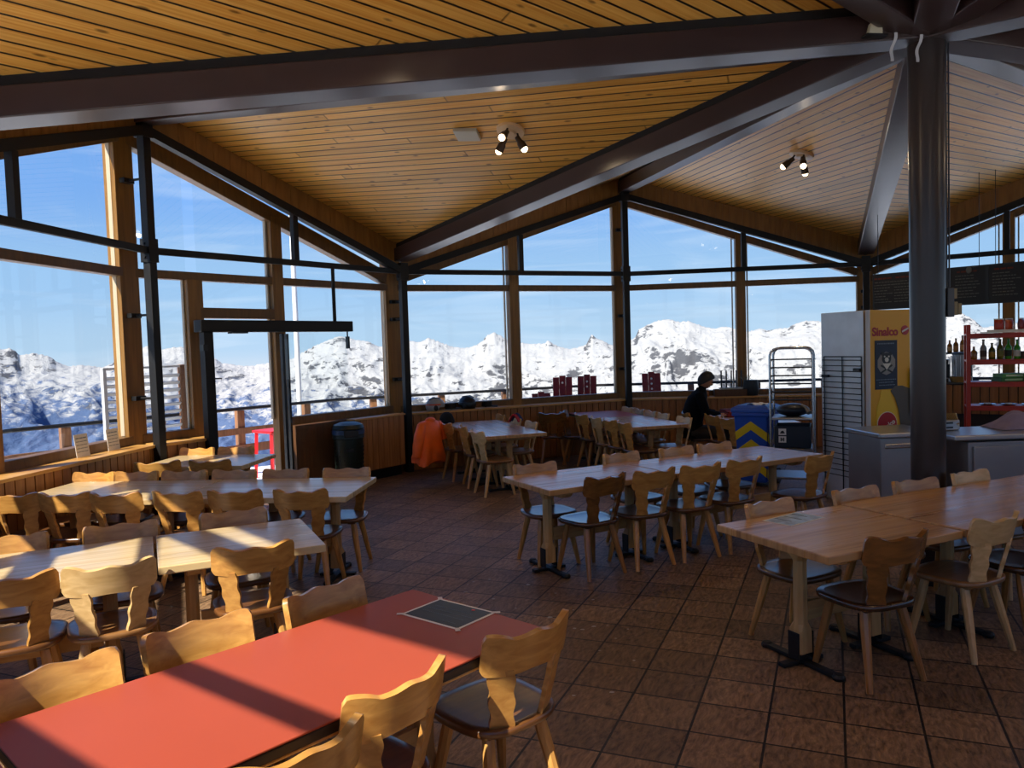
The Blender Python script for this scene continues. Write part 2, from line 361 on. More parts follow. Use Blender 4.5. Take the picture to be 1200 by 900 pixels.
# ------------------------------------------------------------------ the pavilion: a twelve-sided hall around one column
CX, CY, RR, A0 = 3.133, 5.809, 7.635, math.radians(158.402)
HUB = Vector((CX, CY, 0))
def V(k, dr=0.0, z=0.0):
    a = A0 - k*PI/6
    return Vector((CX + (RR+dr)*math.cos(a), CY + (RR+dr)*math.sin(a), z))
def ev(k, e, o): return e if k % 2 == 0 else o
ZC_HUB = 4.26
def zceil(k): return 4.70 if k in (-3, 9) else ev(k, 4.70, 3.46)  # one unseen valley corner raised to let the sun in
def zedge(k): return 4.33 if k in (-3, 9) else ev(k, 4.33, 3.01)           # underside of the steel edge beam
class Wall:
    def __init__(self, k, dr):
        self.k = k; self.A = V(k, dr); self.B = V(k+1, dr); self.d = self.B-self.A; self.len = self.d.length
        self.t = self.d.normalized(); self.n = Vector((self.t.y, -self.t.x, 0))
        mid = (self.A+self.B)/2
        if (mid-HUB).dot(self.n) < 0: self.n = -self.n
        self.ang = math.atan2(self.t.y, self.t.x)
    def P(self, s, z, off=0.0): return self.A + self.d*s + self.n*off + Vector((0, 0, z))
    def lerp(self, s, f): return f(self.k)*(1-s) + f(self.k+1)*s
GLAZED = [-4, -3, -2, -1, 0, 1, 2, 3, 4, 5, 6, 7]

# floor: a slab under the whole hall, out to the glazing
fl = MB(); fl.poly([V(k, .55, 0) for k in range(12)], (0, 0, -.2))
struct(fl.build('floor', M['floor'], smooth=False))

# ceiling: boarded panels between ridge and valley beams
ceil = sempty('ceiling', (CX, CY, ZC_HUB))
for k in range(-6, 6):
    rk, vk = (k, k+1) if k % 2 == 0 else (k+1, k)
    H = Vector((CX, CY, ZC_HUB)); Rv = V(rk, 0, zceil(rk)); Vv = V(vk, 0, zceil(vk))
    ext = 1.0 + .55/RR
    Re, Ve = H + (Rv-H)*ext, H + (Vv-H)*ext
    a = (Rv-H).normalized(); nrm = (Rv-H).cross(Vv-H).normalized(); b = nrm.cross(a)
    if nrm.z < 0: nrm = -nrm
    mb = MB()
    p = [H, Re, Ve]
    mb.rings([p, [q + Vector((0, 0, .18)) for q in p]], True)
    mb.build('plank_panel', M['ceil'], ceil, smooth=False, world=True, uv=lambda q, H=H, a=a, b=b, k=k: ((q-H).dot(a) + 1.7*k, abs((q-H).dot(b))))

# roof beams radiate from the column
col = MB(); col.cyl((CX, CY, 0), (CX, CY, 4.2), .118, .125, 40)
column = struct(col.build('column', plain('column_paint', '#2e2422', .28, noise=.1, scale=4)))
cb = MB()

cb.cyl((CX, CY, 0), (CX, CY, .03), .2, .2, 32); cb.build('base_plate', M['steel'], column)
for k in range(-6, 6):
    e = k % 2 == 0
    dirv = (V(k)-HUB).normalized()
    z0, z1 = (ZC_HUB-.25, zceil(k)-.25)
    p0 = HUB + dirv*.06 + Vector((0, 0, z0+.09)); p1 = V(k, .10, z1+.09)
    root = struct(MB().beam(p0, p1, .25 if not e else .2, .19).build('ceiling_beam', M['beam'], smooth=False, bevel=.008))
    MB().beam(p0 + Vector((0, 0, .135)), p1 + Vector((0, 0, .135)), .15, .10).build('shadow_gap', M['gap'], root, smooth=False)  # near-black strip: the shade of the gap is in its colour

# steel ring frame: posts, tie bar, sloping edge beam, and stub posts half way
for k in range(-6, 6):
    w = Wall(k, 0)
    c = V(k); dirv = (c-HUB).normalized(); ang = math.atan2(dirv.y, dirv.x)
    top = zedge(k) + .12
    post = struct(MB().box((c.x, c.y, top/2), (.1, .1, top), ang+PI/4*0).build('steel_post', M['steel'], smooth=False, bevel=.006))
    cap = MB(); cap.box((c.x, c.y, 3.056), (.13, .13, .26), ang); cap.box((c.x, c.y, top-.08), (.14, .14, .16), ang)
    for z in (2.98, 3.13):
        for sg in (-1, 1):
            q = Vector((c.x, c.y, z)) + Vector((math.cos(ang+PI/2*sg), math.sin(ang+PI/2*sg), 0))*.066
            cap.cyl(q, q + Vector((math.cos(ang+PI/2*sg), math.sin(ang+PI/2*sg), 0))*.014, .014, .014, 6)
    cap.build('clamp', M['steel'], post, smooth=False)
    for z in (1.42, 2.35, 3.85 if k % 2 == 0 else 2.62):
        if z > top: continue
        q = c + Vector((0, 0, z)); o = V(k, .36, z)
        b = MB(); b.cyl(q, o, .014, .014, 8); b.beam(V(k, .24, z), V(k, .34, z), .14, .05)
        b.build('bracket', M['steel'], post, smooth=False)
    struct(MB().beam(w.P(0, 3.056), w.P(1, 3.056), .05, .075).build('tie_bar', M['steel'], smooth=False))
    eb = MB().beam(w.P(0, zedge(k)+.05), w.P(1, zedge(k+1)+.05), .1, .1)
    edge = struct(eb.build('edge_beam', M['steel'], smooth=False))
    zs = w.lerp(.5, zedge)
    struct(MB().box(w.P(.5, (3.09+zs)/2), (.075, .075, zs-3.09), w.ang).build('stub_post', M['steel'], smooth=False))
    # vertical boarded fascia between the edge beam and the ceiling
    fa = MB(); nb = 36
    for i in range(nb):
        s0, s1 = i/nb+.0004, (i+1)/nb-.0004
        za, zb = w.lerp(s0, zedge)+.1, w.lerp(s1, zedge)+.1
        ta, tb = w.lerp(s0, zceil), w.lerp(s1, zceil)
        off = .04 + (.004 if i % 2 else 0)
        q = [w.P(s0, za, off), w.P(s1, zb, off), w.P(s1, tb, off), w.P(s0, ta, off)]
        fa.poly(q, w.n*.025)
    fa.poly([w.P(0, w.lerp(0, zedge)+.1, .075), w.P(1, w.lerp(1, zedge)+.1, .075), w.P(1, w.lerp(1, zceil), .075), w.P(0, w.lerp(0, zceil), .075)], w.n*.02)
    struct(fa.build('trim_%d' % (k+7), M['fascia'], smooth=False))

# timber glazed walls, one window object per side
def glazed(k):
    w = Wall(k, .40)
    win = sempty('window_%d' % (k+7), w.P(.5, 0))
    ztop = lambda s: (4.31*(1-s) + 2.85*s) if k % 2 == 0 else (2.85*(1-s) + 4.31*s)
    if k in (-4, -3): ztop = lambda s: 4.12  # unseen sides made flat-topped to shape the sun stripes indoors
    door = (k == 0)
    def part(mb, name, mat, **kw): return mb.build(name, M[mat], win, world=True, smooth=False, bevel=.006, **kw)
    # posts
    def post(s, wd, dp, z0, z1, name='mullion'):
        part(MB().box(w.P(s, (z0+z1)/2), (wd, dp, z1-z0), w.ang), name, 'timber')
    c = V(k, .40); dv = (c-HUB).normalized()
    part(MB().box((c.x, c.y, (zceil(k)+.1)/2), (.17, .25, zceil(k)+.1), math.atan2(dv.y, dv.x)), 'corner_post', 'timber')
    zb = 0.9
    if door:
        post(.198, .2, .14, 0, 2.80); post(.488, .17, .14, 0, ztop(.488)+.1)
    else:
        post(.5, .16, .16, 0, ztop(.5)+.1)
    # transom, sill rail and sloped head rail
    part(MB().beam(w.P(.02, 2.84), w.P(.98, 2.84), .12, .1), 'transom', 'timberh')
    h = .19 if k == 0 else .12
    s0, s1 = (.0, .97) if k % 2 == 0 else (.03, 1.0)
    part(MB().beam(w.P(s0, ztop(s0)+h/2), w.P(s1, ztop(s1)+h/2), .14, h), 'head_rail', 'timberh')
    if door:
        part(MB().beam(w.P(.02, .95), w.P(.185, .95), .14, .1), 'sill_rail', 'timberh')
        part(MB().beam(w.P(.50, .95), w.P(.98, .95), .14, .12), 'sill_rail', 'timberh')
        part(MB().beam(w.P(.21, 2.40), w.P(.475, 2.40), .14, .13), 'transom', 'timberh')
    else:
        part(MB().beam(w.P(.02, .945), w.P(.98, .945), .14, .1), 'sill_rail', 'timberh')
    # thin strips on the pane edges; pale colour imitates sunlit reveals
    bd = MB()
    for s in ([.03, .468, .53, .97] if not door else [.04, .172, .225, .462, .515, .97]):
        zt = min(ztop(s), 4.3) if not (door and s in (.172, .225)) else 2.8
        bd.box(w.P(s, (1.0+zt)/2, .03), (.02, .05, zt-1.0), w.ang)
    part(bd, 'lit_reveal_strip', 'lit_reveal')
    # panes: real sheets 6 mm thick, gap above the head rail glazed too
    spans = [(.02, .48), (.52, .98)] if not door else [(.02, .18), (.515, .98), (.215, .47)]
    g = MB()
    for i, (a, b) in enumerate(spans):
        zlo = .99 if not (door and i == 2) else 2.46
        if zlo < 2.7: g.poly([w.P(a, zlo), w.P(b, zlo), w.P(b, 2.79), w.P(a, 2.79)], w.n*.006)
        if ztop(a) > 2.9 or ztop(b) > 2.9:
            sa, sb = a, b
            if ztop(a) < 2.9: sa = 1-(1-a)*1 if False else a + .02
            g.poly([w.P(sa, 2.89), w.P(sb, 2.89), w.P(sb, max(ztop(sb), 2.895)), w.P(sa, max(ztop(sa), 2.895))], w.n*.006)
    g.build('pane', M['glass'], win, world=True, smooth=False)
    if k in (-4, -3):
        hb = MB(); hb.poly([w.P(0, 4.14, -.02), w.P(1, 4.14, -.02), w.P(1, 4.85, -.02), w.P(0, 4.85, -.02)], w.n*.04); part(hb, 'sun_block_panel', 'fascia')  # added out of view to keep sun from entering above the head
    else:
        g = MB()
        za, zb2 = [lambda s: ztop(s)+h][0](s0), (ztop(s1)+h)
        g.poly([w.P(s0, za), w.P(s1, zb2), w.P(s1, w.lerp(s1, zceil)+.04), w.P(s0, w.lerp(s0, zceil)+.04)], w.n*.006)
        g.build('pane', M['glass'], win, world=True, smooth=False)
    # lower wall: vertical boards with a wooden ledge
    wi = Wall(k, .06)
    def wains(sa, sb, name):
        wl = MB(); nb = max(1, round((sb-sa)*wi.len/.118))
        wl.poly([wi.P(sa, 0, .03), wi.P(sb, 0, .03), wi.P(sb, .865, .03), wi.P(sa, .865, .03)], wi.n*.28)
        for i in range(nb):
            x0, x1 = sa+(sb-sa)*(i+.06)/nb, sa+(sb-sa)*(i+.94)/nb
            wl.poly([wi.P(x0, .02, 0), wi.P(x1, .02, 0), wi.P(x1, .865, 0), wi.P(x0, .865, 0)], wi.n*.03)
        root = struct(wl.build(name, M['wains'], smooth=False))
        MB().poly([wi.P(sa, .868, -.03), wi.P(sb, .868, -.03), wi.P(sb, .868, .33), wi.P(sa, .868, .33)], (0, 0, .032)).build('ledge', M['ledge'], root, smooth=False, bevel=.004)
    if door:
        wains(0, .19, 'wall_door_side')
        dk = MB().poly([wi.P(.50, .0, .1), wi.P(1, .0, .1), wi.P(1, .9, .1), wi.P(.50, .9, .1)], wi.n*.2)
        struct(dk.build('wall_panelled', M['darkpanel'], smooth=False))
    else:
        wains(0, 1, 'wall_side.%03d' % (k+7))
M['lit_reveal'] = plain('lit_reveal_tone', '#b8a890', .5)
M['darkpanel'] = wood('dark_panel', '#4a2c16', '#5c3a1e', .5, (20, 20, 2))
for k in range(-6, 6): glazed(k)

# sliding door in the side between the first two posts
wd_ = Wall(0, .02)
dr = sempty('door_1', wd_.P(.4, 0))
b = MB().beam(wd_.P(.137, 2.225), wd_.P(.726, 2.225), .16, .145); b.build('operator_box', M['steel'], dr, world=True, smooth=False, bevel=.01)
MB().box(wd_.P(.27, 2.15, -.02), (.22, .1, .03), wd_.ang).build('sensor', M['black'], dr, world=True, smooth=False)
MB().cyl(wd_.P(.66, 2.29), wd_.P(.66, 3.03), .025, .025, 10).build('hanger_rod', M['steel'], dr, world=True)
sd = MB(); sd.box(wd_.P(.715, 2.12), (.015, .015, .08), wd_.ang); sd.box(wd_.P(.715, 2.0), (.035, .05, .17), wd_.ang); sd.build('latch', M['black'], dr, world=True, smooth=False)
MB().box(wd_.P(.165, 1.1), (.12, .1, 2.2), wd_.ang).build('door_jamb', M['steel'], dr, world=True, smooth=False)
MB().box(wd_.P(.146, 1.97, -.06), (.06, .08, .07), wd_.ang).build('lock_box', M['black'], dr, world=True, smooth=False)
st = MB(); st.box(wd_.P(.435, 1.07), (.035, .05, 2.12), wd_.ang); st.box(wd_.P(.465, 1.07, .06), (.03, .05, 2.12), wd_.ang)
st.build('stile', M['black'], dr, world=True, smooth=False)
MB().poly([wd_.P(.44, .06), wd_.P(.71, .06), wd_.P(.71, 2.13), wd_.P(.44, 2.13)], wd_.n*.012).build('leaf_glass', M['glass'], dr, world=True, smooth=False)
MB().box(wd_.P(.185, 1.6, -.02), (.1, .12, .015), wd_.ang).build('door_handle', M['black'], dr, world=True, smooth=False)
# ------------------------------------------------------------------ outside: terrace, railing, mountains, sky
dk = MB()
for k in range(-6, 6):
    dk.poly([V(k, .55, -.03), V(k+1, .55, -.03), V(k+1, 2.9, -.03), V(k, 2.9, -.03)], (0, 0, -.2))
M['deck'] = plain('terrace_bounce_white', '#eef1f5', .85, noise=.05, scale=2, spec=.2)  # deck whitened as snow so it bounces sunlight up to the ceiling
struct(dk.build('terrace', M['deck'], smooth=False))
M['railwood'] = wood('rail_boards', '#6a452a', '#8e6340', .6, (26, 26, 2.5))
for k in range(-2, 5):
    w = Wall(k, 2.4)
    r = thing('railing', 'x', 'railing', w.P(.5, 0)); tag(r, {
        -2: 'wooden terrace railing outside the window nearly beside the red table',
        -1: 'weathered wooden terrace railing outside the big side window with the two paper notices',
        0: 'brown wooden terrace railing seen through the sliding door', 1: 'terrace railing with square wooden posts behind the two helmets',
        2: 'terrace railing with dark top rail behind the seated person', 3: 'terrace railing outside behind the red shelf and bottles',
        4: 'terrace railing outside past the menu boards'}[k], 'railing', 'terrace railings round the pavilion')
    MB().tube([w.P(0, 1.03), w.P(1, 1.03)], .028, 8).build('handrail', M['steel'], r, world=True)
    for z, h in ((.68, .10), (.40, .13)):
        MB().beam(w.P(0, z), w.P(1, z), .035, h).build('rail_board', M['railwood'], r, world=True, smooth=False)
    for i in range(4):
        s = (i+.5)/4
        MB().box(w.P(s, .49, .06), (.12, .1, 1.02), w.ang).build('post', M['railwood'], r, world=True, smooth=False, bevel=.008)

# flagpole just beyond the railing
fp = MB(); fp.tube([(-3.84, 13.9, -3.0), (-3.84, 13.9, 9.0)], [.05, .04], 14)
pole = tag(fp.build('flagpole', plain('white_pole', '#d8dade', .4)), 'tall white flagpole outside behind the sliding door glass', 'flagpole')
MB().lathe([(.05, 9.0), (.08, 9.05), (.06, 9.12), (.0, 9.15)], (-3.84, 13.9, 0), 12).build('finial', M['chrome'], pole)

# slatted wind screen on the terrace behind the door post
ws = thing('wind_screen', 'white slatted wind screen in a frame on the terrace beside the door', 'wind screen', (-4.75, 10.0, 0), math.atan2(1.0, .5))
wsm = plain('screen_white', '#c4c8ce', .5)
f = MB(); f.beam((-.6, 0, 1.75), (.6, 0, 1.75), .05, .03); f.box((-.58, 0, .88), (.05, .05, 1.76)); f.build('frame', wsm, ws, smooth=False, bevel=.004)
MB().box((.58, 0, .88), (.09, .06, 1.78)).build('post', M['railwood'], ws, smooth=False, bevel=.006)
for i in range(9):
    MB().box((0, 0, .86+.096*i), (1.1, .018, .042), Matrix.Rotation(.5, 3, 'X')).build('slat', wsm, ws, smooth=False)

# red deck chairs outside
M['redwood'] = plain('red_painted_wood', '#7c1420', .5, noise=.15, scale=12)
def deck_chair(loc, rz, label, nh=2, top=1.28):
    t = thing('deck_chair', label, 'deck chair', loc, rz, 'red deck chairs on the terrace')
    for i in range(3):
        x = -.123+.123*i
        b = MB(); ht = .78-.03*abs(i-1)*(-1)
        b.poly([(x-.0605, -.2, .4), (x+.0605, -.2, .4), (x+.0605, -.42, top+(.0 if i != 1 else .03)), (x-.0605, -.42, top+(.0 if i != 1 else .03))], (0, .022, .006))
        b.build('back_board', M['redwood'], t, smooth=False, bevel=.006)
    for j in range(nh):
        z = top-.1-.1*j; y = -.2-.22*(z-.4)/(top-.4)
        MB().cyl((0, y-.004, z), (0, y+.035, z), .02, .02, 12).build('hole', M['white'], t)  # white disc imitates daylight showing through the board
    MB().box((0, .05, .4), (.5, .5, .03)).build('seat', M['redwood'], t, smooth=False, bevel=.006)
    for sx in (-.22, .22):
        for y in (-.15, .25): MB().beam((sx, y, 0), (sx*.95, y, .4), .04, .05).build('leg', M['redwood'], t, smooth=False)
        MB().beam((sx, -.3, .62), (sx, .3, .6), .05, .03).build('armrest', M['redwood'], t, smooth=False)
    return t
deck_chair((.66, 14.15, -.03), PI+.3, 'low dark red deck chair outside, turned sideways by the window post', 0, 1.0)
deck_chair((.93, 14.4, -.03), PI-.1, 'red deck chair with a single hole in its back, outside the window', 1)
deck_chair((1.40, 14.6, -.03), PI-.15, 'red deck chair with two holes in its tall back, outside the window', 2)
deck_chair((2.75, 14.95, -.03), PI-.05, 'red deck chair behind the window on the seated person side', 3)
tb = thing('terrace_table', 'bright red terrace table outside behind the sliding door', 'table', (-3.62, 11.98, -.03), .9)
M['redbright'] = plain('bright_red_paint', '#c8141e', .4)
MB().box((0, 0, .72), (.7, .5, .04)).build('tabletop', M['redbright'], tb, smooth=False, bevel=.01)
for x in (-.3, .3):
    for y in (-.2, .2): MB().beam((x*1.1, y*1.1, 0), (x, y, .7), .05, .05).build('leg', M['redbright'], tb, smooth=False)

# mountains -----------------------------------------------------------------
PROF = [(-43.4,.0267),(-39.5,.0186),(-36,.0206),(-33.42,.0149),(-32.88,.0156),(-32.37,.0079),(-31.64,.0093),(-30.73,.005),(-30.46,-.0008),(-29.81,-.006),(-29.05,-.0056),(-27.88,-.0084),(-27.27,-.0049),(-26.43,.0065),(-25.5,.0119),(-25.18,.0147),(-24.57,.0094),(-23.08,.0127),(-22.13,.0061),(-21.16,-.0006),(-20.52,-.0083),(-19.64,-.0119),(-18.63,-.0137),(-17.36,-.0103),(-15.96,-.008),(-15.23,.0001),(-14.02,.0101),(-13.05,.0171),(-12.32,.02),(-11.36,.0152),(-10.4,.0125),(-9.68,.0056),(-8.56,.0072),(-7.44,.0121),(-6.69,.0095),(-6.06,.0146),(-5.38,.0099),(-4.27,.002),(-3.45,0),(-2.63,.0029),(-2.11,.0081),(-1.65,.0167),(-1.21,.019),(-.71,.0144),(-.46,.0116),(.41,.0045),(1.48,.0032),(2.15,.0025),(2.56,.0033),(2.75,.007),(3.25,.0007),(3.78,-.0028),(4.37,-.0054),(5,-.0031),(5.57,-.0005),(5.84,.0083),(6.03,.0137),(6.24,.0081),(6.77,.0043),(7.26,-.0015),(8,-.0019),(8.75,.0021),(9.26,.0094),(9.39,.0169),(10.19,.0229),(10.87,.0279),(11.66,.0279),(12.32,.0248),(12.99,.025),(13.61,.0207),(14.23,.0165),(14.88,.0149),(15.53,.0168),(16.11,.0141),(17.04,.0094),(17.9,.0126),(18.41,.0102),(19.27,.0128),(19.77,.0117),(20.22,.0173),(20.94,.0203),(21.79,.0193),(23.11,.0122),(24.44,.0153),(25.98,.0063),(27.5,.0111),(29.12,.0196),(29.69,.0196),(30.12,.0226),(30.4,.0199),(30.73,.0164),(31.06,.0114),(31.43,.0045),(32.7,.0073),(34.45,.0115),(37.75,.0036),(42.2,.0101),(50,.02),(60,.01)]
PROF = [(-62,.012),(-52,.02)] + PROF
def vnoise(x, y, seed=0):
    xi = np.floor(x).astype(np.int64); yi = np.floor(y).astype(np.int64); fx = x-xi; fy = y-yi
    def h(a, b):
        n = (a*374761393 + b*668265263 + seed*974634777) & 0x7fffffff
        n = ((n ^ (n >> 13))*1274126177) & 0x7fffffff
        return ((n ^ (n >> 16)) & 0xffff)/65535.0
    u = fx*fx*(3-2*fx); v = fy*fy*(3-2*fy)
    return (h(xi, yi)*(1-u)+h(xi+1, yi)*u)*(1-v) + (h(xi, yi+1)*(1-u)+h(xi+1, yi+1)*u)*v
def fbm(x, y, o=5, seed=0, ridged=False):
    s = 0; a = .5; t = 0
    for i in range(o):
        n = vnoise(x*2**i+17.3*i, y*2**i-9.1*i, seed+i)
        if ridged: n = 1-np.abs(2*n-1)
        s = s + a*n; t += a; a *= .5
    return s/t
az = np.radians(np.arange(-60, 60.01, .11)); RID = 5200.0
rs = np.concatenate([np.linspace(2300, 4100, 30), np.linspace(4140, 5200, 90), np.linspace(5300, 6400, 8)])
AZ, RS = np.meshgrid(az, rs)
tan_r = np.interp(np.degrees(AZ), [p[0] for p in PROF], [p[1] for p in PROF])
ridge = 1.87 + tan_r*RID + (fbm(AZ*900, AZ*0, 3, 5)-.5)*14
s = np.clip((RS-2300)/(RID-2300), 0, 1)
X = RS*np.sin(AZ); Y = RS*np.cos(AZ)
base = -1150.0
pa, pt_ = np.array([p[0] for p in PROF]), np.array([p[1] for p in PROF])
ga = np.arange(-66, 66.01, .25); gt = np.interp(ga, pa, pt_); kern = np.exp(-(np.arange(-24, 25)/9.0)**2); kern /= kern.sum()
gs = np.convolve(np.pad(gt, 24, 'edge'), kern, 'valid')
smooth = 1.87 + np.interp(np.degrees(AZ), ga, gs)*RID
top_ = ridge*s**14 + smooth*(1-s**14)
Z = base + (top_-base)*(s**1.35)
wx = X + 260*(fbm(X/700, Y/700, 3, 41)-.5)*2; wy = Y + 260*(fbm(X/700, Y/700, 3, 57)-.5)*2
big = fbm(wx/800, wy/1100, 3, 11, True); mid = fbm(wx/230, wy/300, 4, 23, True); fine = fbm(X/60, Y/70, 4, 31, True)
fade = np.clip((1-s)*7, 0, 1)
Z = Z + ((big-.6)*420*np.clip((1-s)*2.6, 0, 1)*np.clip(s*2, 0, 1) + (mid-.6)*150*(.06+.94*fade) + (fine-.6)*36*(.25+.75*fade))*np.where(s < 1, 1, 0)
lim = 1.87 + RS*(np.minimum(tan_r, np.interp(np.degrees(AZ), ga, gs)+.02*s) - .0012*(1-s)*6)
Z = np.where((s < 1) & (Z > lim), lim - (Z-lim)*.25, Z)
Z = np.where(RS > RID, ridge-(RS-RID)*.7, Z)
nv, nu = AZ.shape
verts = np.stack([X, Y, Z], -1).reshape(-1, 3)
idx = np.arange(nv*nu).reshape(nv, nu)
faces = np.stack([idx[:-1, :-1], idx[:-1, 1:], idx[1:, 1:], idx[1:, :-1]], -1).reshape(-1, 4)
me = bpy.data.meshes.new('mountains'); me.from_pydata(verts.tolist(), [], faces.tolist()); me.update()
me.polygons.foreach_set('use_smooth', [True]*len(me.polygons))
def terrain_mat():
    m, nt, bs = newmat('alpine_snow_rock')
    ge = N(nt, 'ShaderNodeNewGeometry'); sp = N(nt, 'ShaderNodeSeparateXYZ'); L(nt, ge.outputs['Normal'], sp.inputs[0])
    ps = N(nt, 'ShaderNodeSeparateXYZ'); L(nt, ge.outputs['Position'], ps.inputs[0])
    mp = N(nt, 'ShaderNodeMapping'); mp.inputs['Scale'].default_value = (.014, .014, .03); L(nt, ge.outputs['Position'], mp.inputs['Vector'])
    n1 = N(nt, 'ShaderNodeTexNoise'); n1.inputs['Scale'].default_value = 1; n1.inputs['Detail'].default_value = 8; n1.inputs['Roughness'].default_value = .68; n1.inputs['Distortion'].default_value = .5; L(nt, mp.outputs[0], n1.inputs['Vector'])
    mp2 = N(nt, 'ShaderNodeMapping'); mp2.inputs['Scale'].default_value = (.0022, .0022, .004); L(nt, ge.outputs['Position'], mp2.inputs['Vector'])
    n2 = N(nt, 'ShaderNodeTexNoise'); n2.inputs['Scale'].default_value = 1; n2.inputs['Detail'].default_value = 5; L(nt, mp2.outputs[0], n2.inputs['Vector'])
    # rock: steep + noise
    a = N(nt, 'ShaderNodeMath', operation='MULTIPLY_ADD'); a.inputs[1].default_value = -.55; a.inputs[2].default_value = .30; L(nt, sp.outputs['Z'], a.inputs[0])
    b = N(nt, 'ShaderNodeMath', operation='ADD'); L(nt, a.outputs[0], b.inputs[0]); L(nt, n1.outputs['Fac'], b.inputs[1])
    b2 = N(nt, 'ShaderNodeMath', operation='MULTIPLY_ADD'); b2.inputs[1].default_value = .5; L(nt, n2.outputs['Fac'], b2.inputs[0]); L(nt, b.outputs[0], b2.inputs[2])
    r = N(nt, 'ShaderNodeMapRange'); r.inputs['From Min'].default_value = .685; r.inputs['From Max'].default_value = .745; L(nt, b2.outputs[0], r.inputs['Value'])
    mx = N(nt, 'ShaderNodeMix', data_type='RGBA'); mx.inputs[6].default_value = (.36, .365, .375, 1); mx.inputs[7].default_value = (.085, .088, .10, 1); L(nt, r.outputs[0], mx.inputs['Factor'])
    # forest, bluish haze and shade mixed into its colour: low ground, patchy; the tree line sits higher towards -x
    tl = N(nt, 'ShaderNodeMapRange'); tl.inputs['From Min'].default_value = -3000; tl.inputs['From Max'].default_value = 900; tl.inputs['To Min'].default_value = -10; tl.inputs['To Max'].default_value = -410; L(nt, ps.outputs['X'], tl.inputs['Value'])
    d = N(nt, 'ShaderNodeMath', operation='SUBTRACT'); L(nt, tl.outputs[0], d.inputs[0]); L(nt, ps.outputs['Z'], d.inputs[1])
    e = N(nt, 'ShaderNodeMath', operation='DIVIDE'); e.inputs[1].default_value = 420; L(nt, d.outputs[0], e.inputs[0])
    f = N(nt, 'ShaderNodeMath', operation='MULTIPLY_ADD'); f.inputs[1].default_value = 2.2; L(nt, n1.outputs['Fac'], f.inputs[0]); L(nt, e.outputs[0], f.inputs[2])
    g = N(nt, 'ShaderNodeMapRange'); g.inputs['From Min'].default_value = 1.25; g.inputs['From Max'].default_value = 1.55; g.inputs['To Max'].default_value = .96; L(nt, f.outputs[0], g.inputs['Value'])
    m2 = N(nt, 'ShaderNodeMix', data_type='RGBA'); L(nt, g.outputs[0], m2.inputs['Factor']); L(nt, mx.outputs[2], m2.inputs[6]); m2.inputs[7].default_value = (.07, .112, .22, 1)
    L(nt, m2.outputs[2], bs.inputs['Base Color']); bs.inputs['Roughness'].default_value = 1; bs.inputs['Specular IOR Level'].default_value = 0
    bp = N(nt, 'ShaderNodeBump'); bp.inputs['Strength'].default_value = .7; bp.inputs['Distance'].default_value = 30; L(nt, n1.outputs['Fac'], bp.inputs['Height']); L(nt, bp.outputs[0], bs.inputs['Normal'])
    return m
me.materials.append(terrain_mat())
mt = bpy.data.objects.new('mountains', me); COL.objects.link(mt); struct(mt)
# the snowy slope the pavilion stands on, falling away on every side
sl = MB(); n = 72; R = []
for r, z in ((10.55, -.5), (34, -3.4), (70, -16), (160, -100), (600, -420), (2400, -1200)):
    R.append([Vector((CX+r*math.cos(2*PI*i/n), CY+r*math.sin(2*PI*i/n), z)) for i in range(n)])
sl.rings(R, cap=False)
struct(sl.build('ground', plain('snow_slope', '#eef1f6', .9, spec=.1)))

# sky
wld = bpy.data.worlds.new('sky'); scene.world = wld; wld.use_nodes = True
nt = wld.node_tree; bg = nt.nodes['Background']
tc = N(nt, 'ShaderNodeTexCoord'); sp = N(nt, 'ShaderNodeSeparateXYZ'); L(nt, tc.outputs['Generated'], sp.inputs[0])
rp = N(nt, 'ShaderNodeValToRGB'); e = rp.color_ramp.elements
rp.color_ramp.interpolation = 'EASE'
e[0].position = .0; e[0].color = rgb('#c6d2de'); e[1].position = 1.0; e[1].color = rgb('#3a6fc0')
for p, c in ((.49, '#bccbdb'), (.505, '#a6c2dc'), (.545, '#93b8de'), (.60, '#74a3e0'), (.66, '#5f90d8'), (.8, '#4f86d2')):
    x = e.new(p); x.color = rgb(c)
h = N(nt, 'ShaderNodeMath', operation='MULTIPLY_ADD'); h.inputs[1].default_value = .5; h.inputs[2].default_value = .5; L(nt, sp.outputs['Z'], h.inputs[0]); L(nt, h.outputs[0], rp.inputs['Fac'])
mp = N(nt, 'ShaderNodeMapping'); mp.inputs['Scale'].default_value = (3.2, 3.2, 26); L(nt, tc.outputs['Generated'], mp.inputs['Vector'])
nz = N(nt, 'ShaderNodeTexNoise'); nz.inputs['Scale'].default_value = 1.3; nz.inputs['Detail'].default_value = 6; nz.inputs['Distortion'].default_value = 1.0; L(nt, mp.outputs[0], nz.inputs['Vector'])
cr = N(nt, 'ShaderNodeMapRange'); cr.inputs['From Min'].default_value = .5; cr.inputs['From Max'].default_value = .78; cr.inputs['To Max'].default_value = .38; L(nt, nz.outputs['Fac'], cr.inputs['Value'])
mx = N(nt, 'ShaderNodeMix', data_type='RGBA'); L(nt, cr.outputs[0], mx.inputs['Factor']); L(nt, rp.outputs[0], mx.inputs[6]); mx.inputs[7].default_value = rgb('#d3e0ee')
L(nt, mx.outputs[2], bg.inputs['Color']); bg.inputs['Strength'].default_value = .62
sun = bpy.data.lights.new('sun', 'SUN'); sun.energy = 5.0; sun.angle = math.radians(.6); sun.color = (1, .91, .77)
so = bpy.data.objects.new('sun', sun); COL.objects.link(so)
so.rotation_euler = Vector((.588, .809, -1.0)).to_track_quat('-Z', 'Y').to_euler()
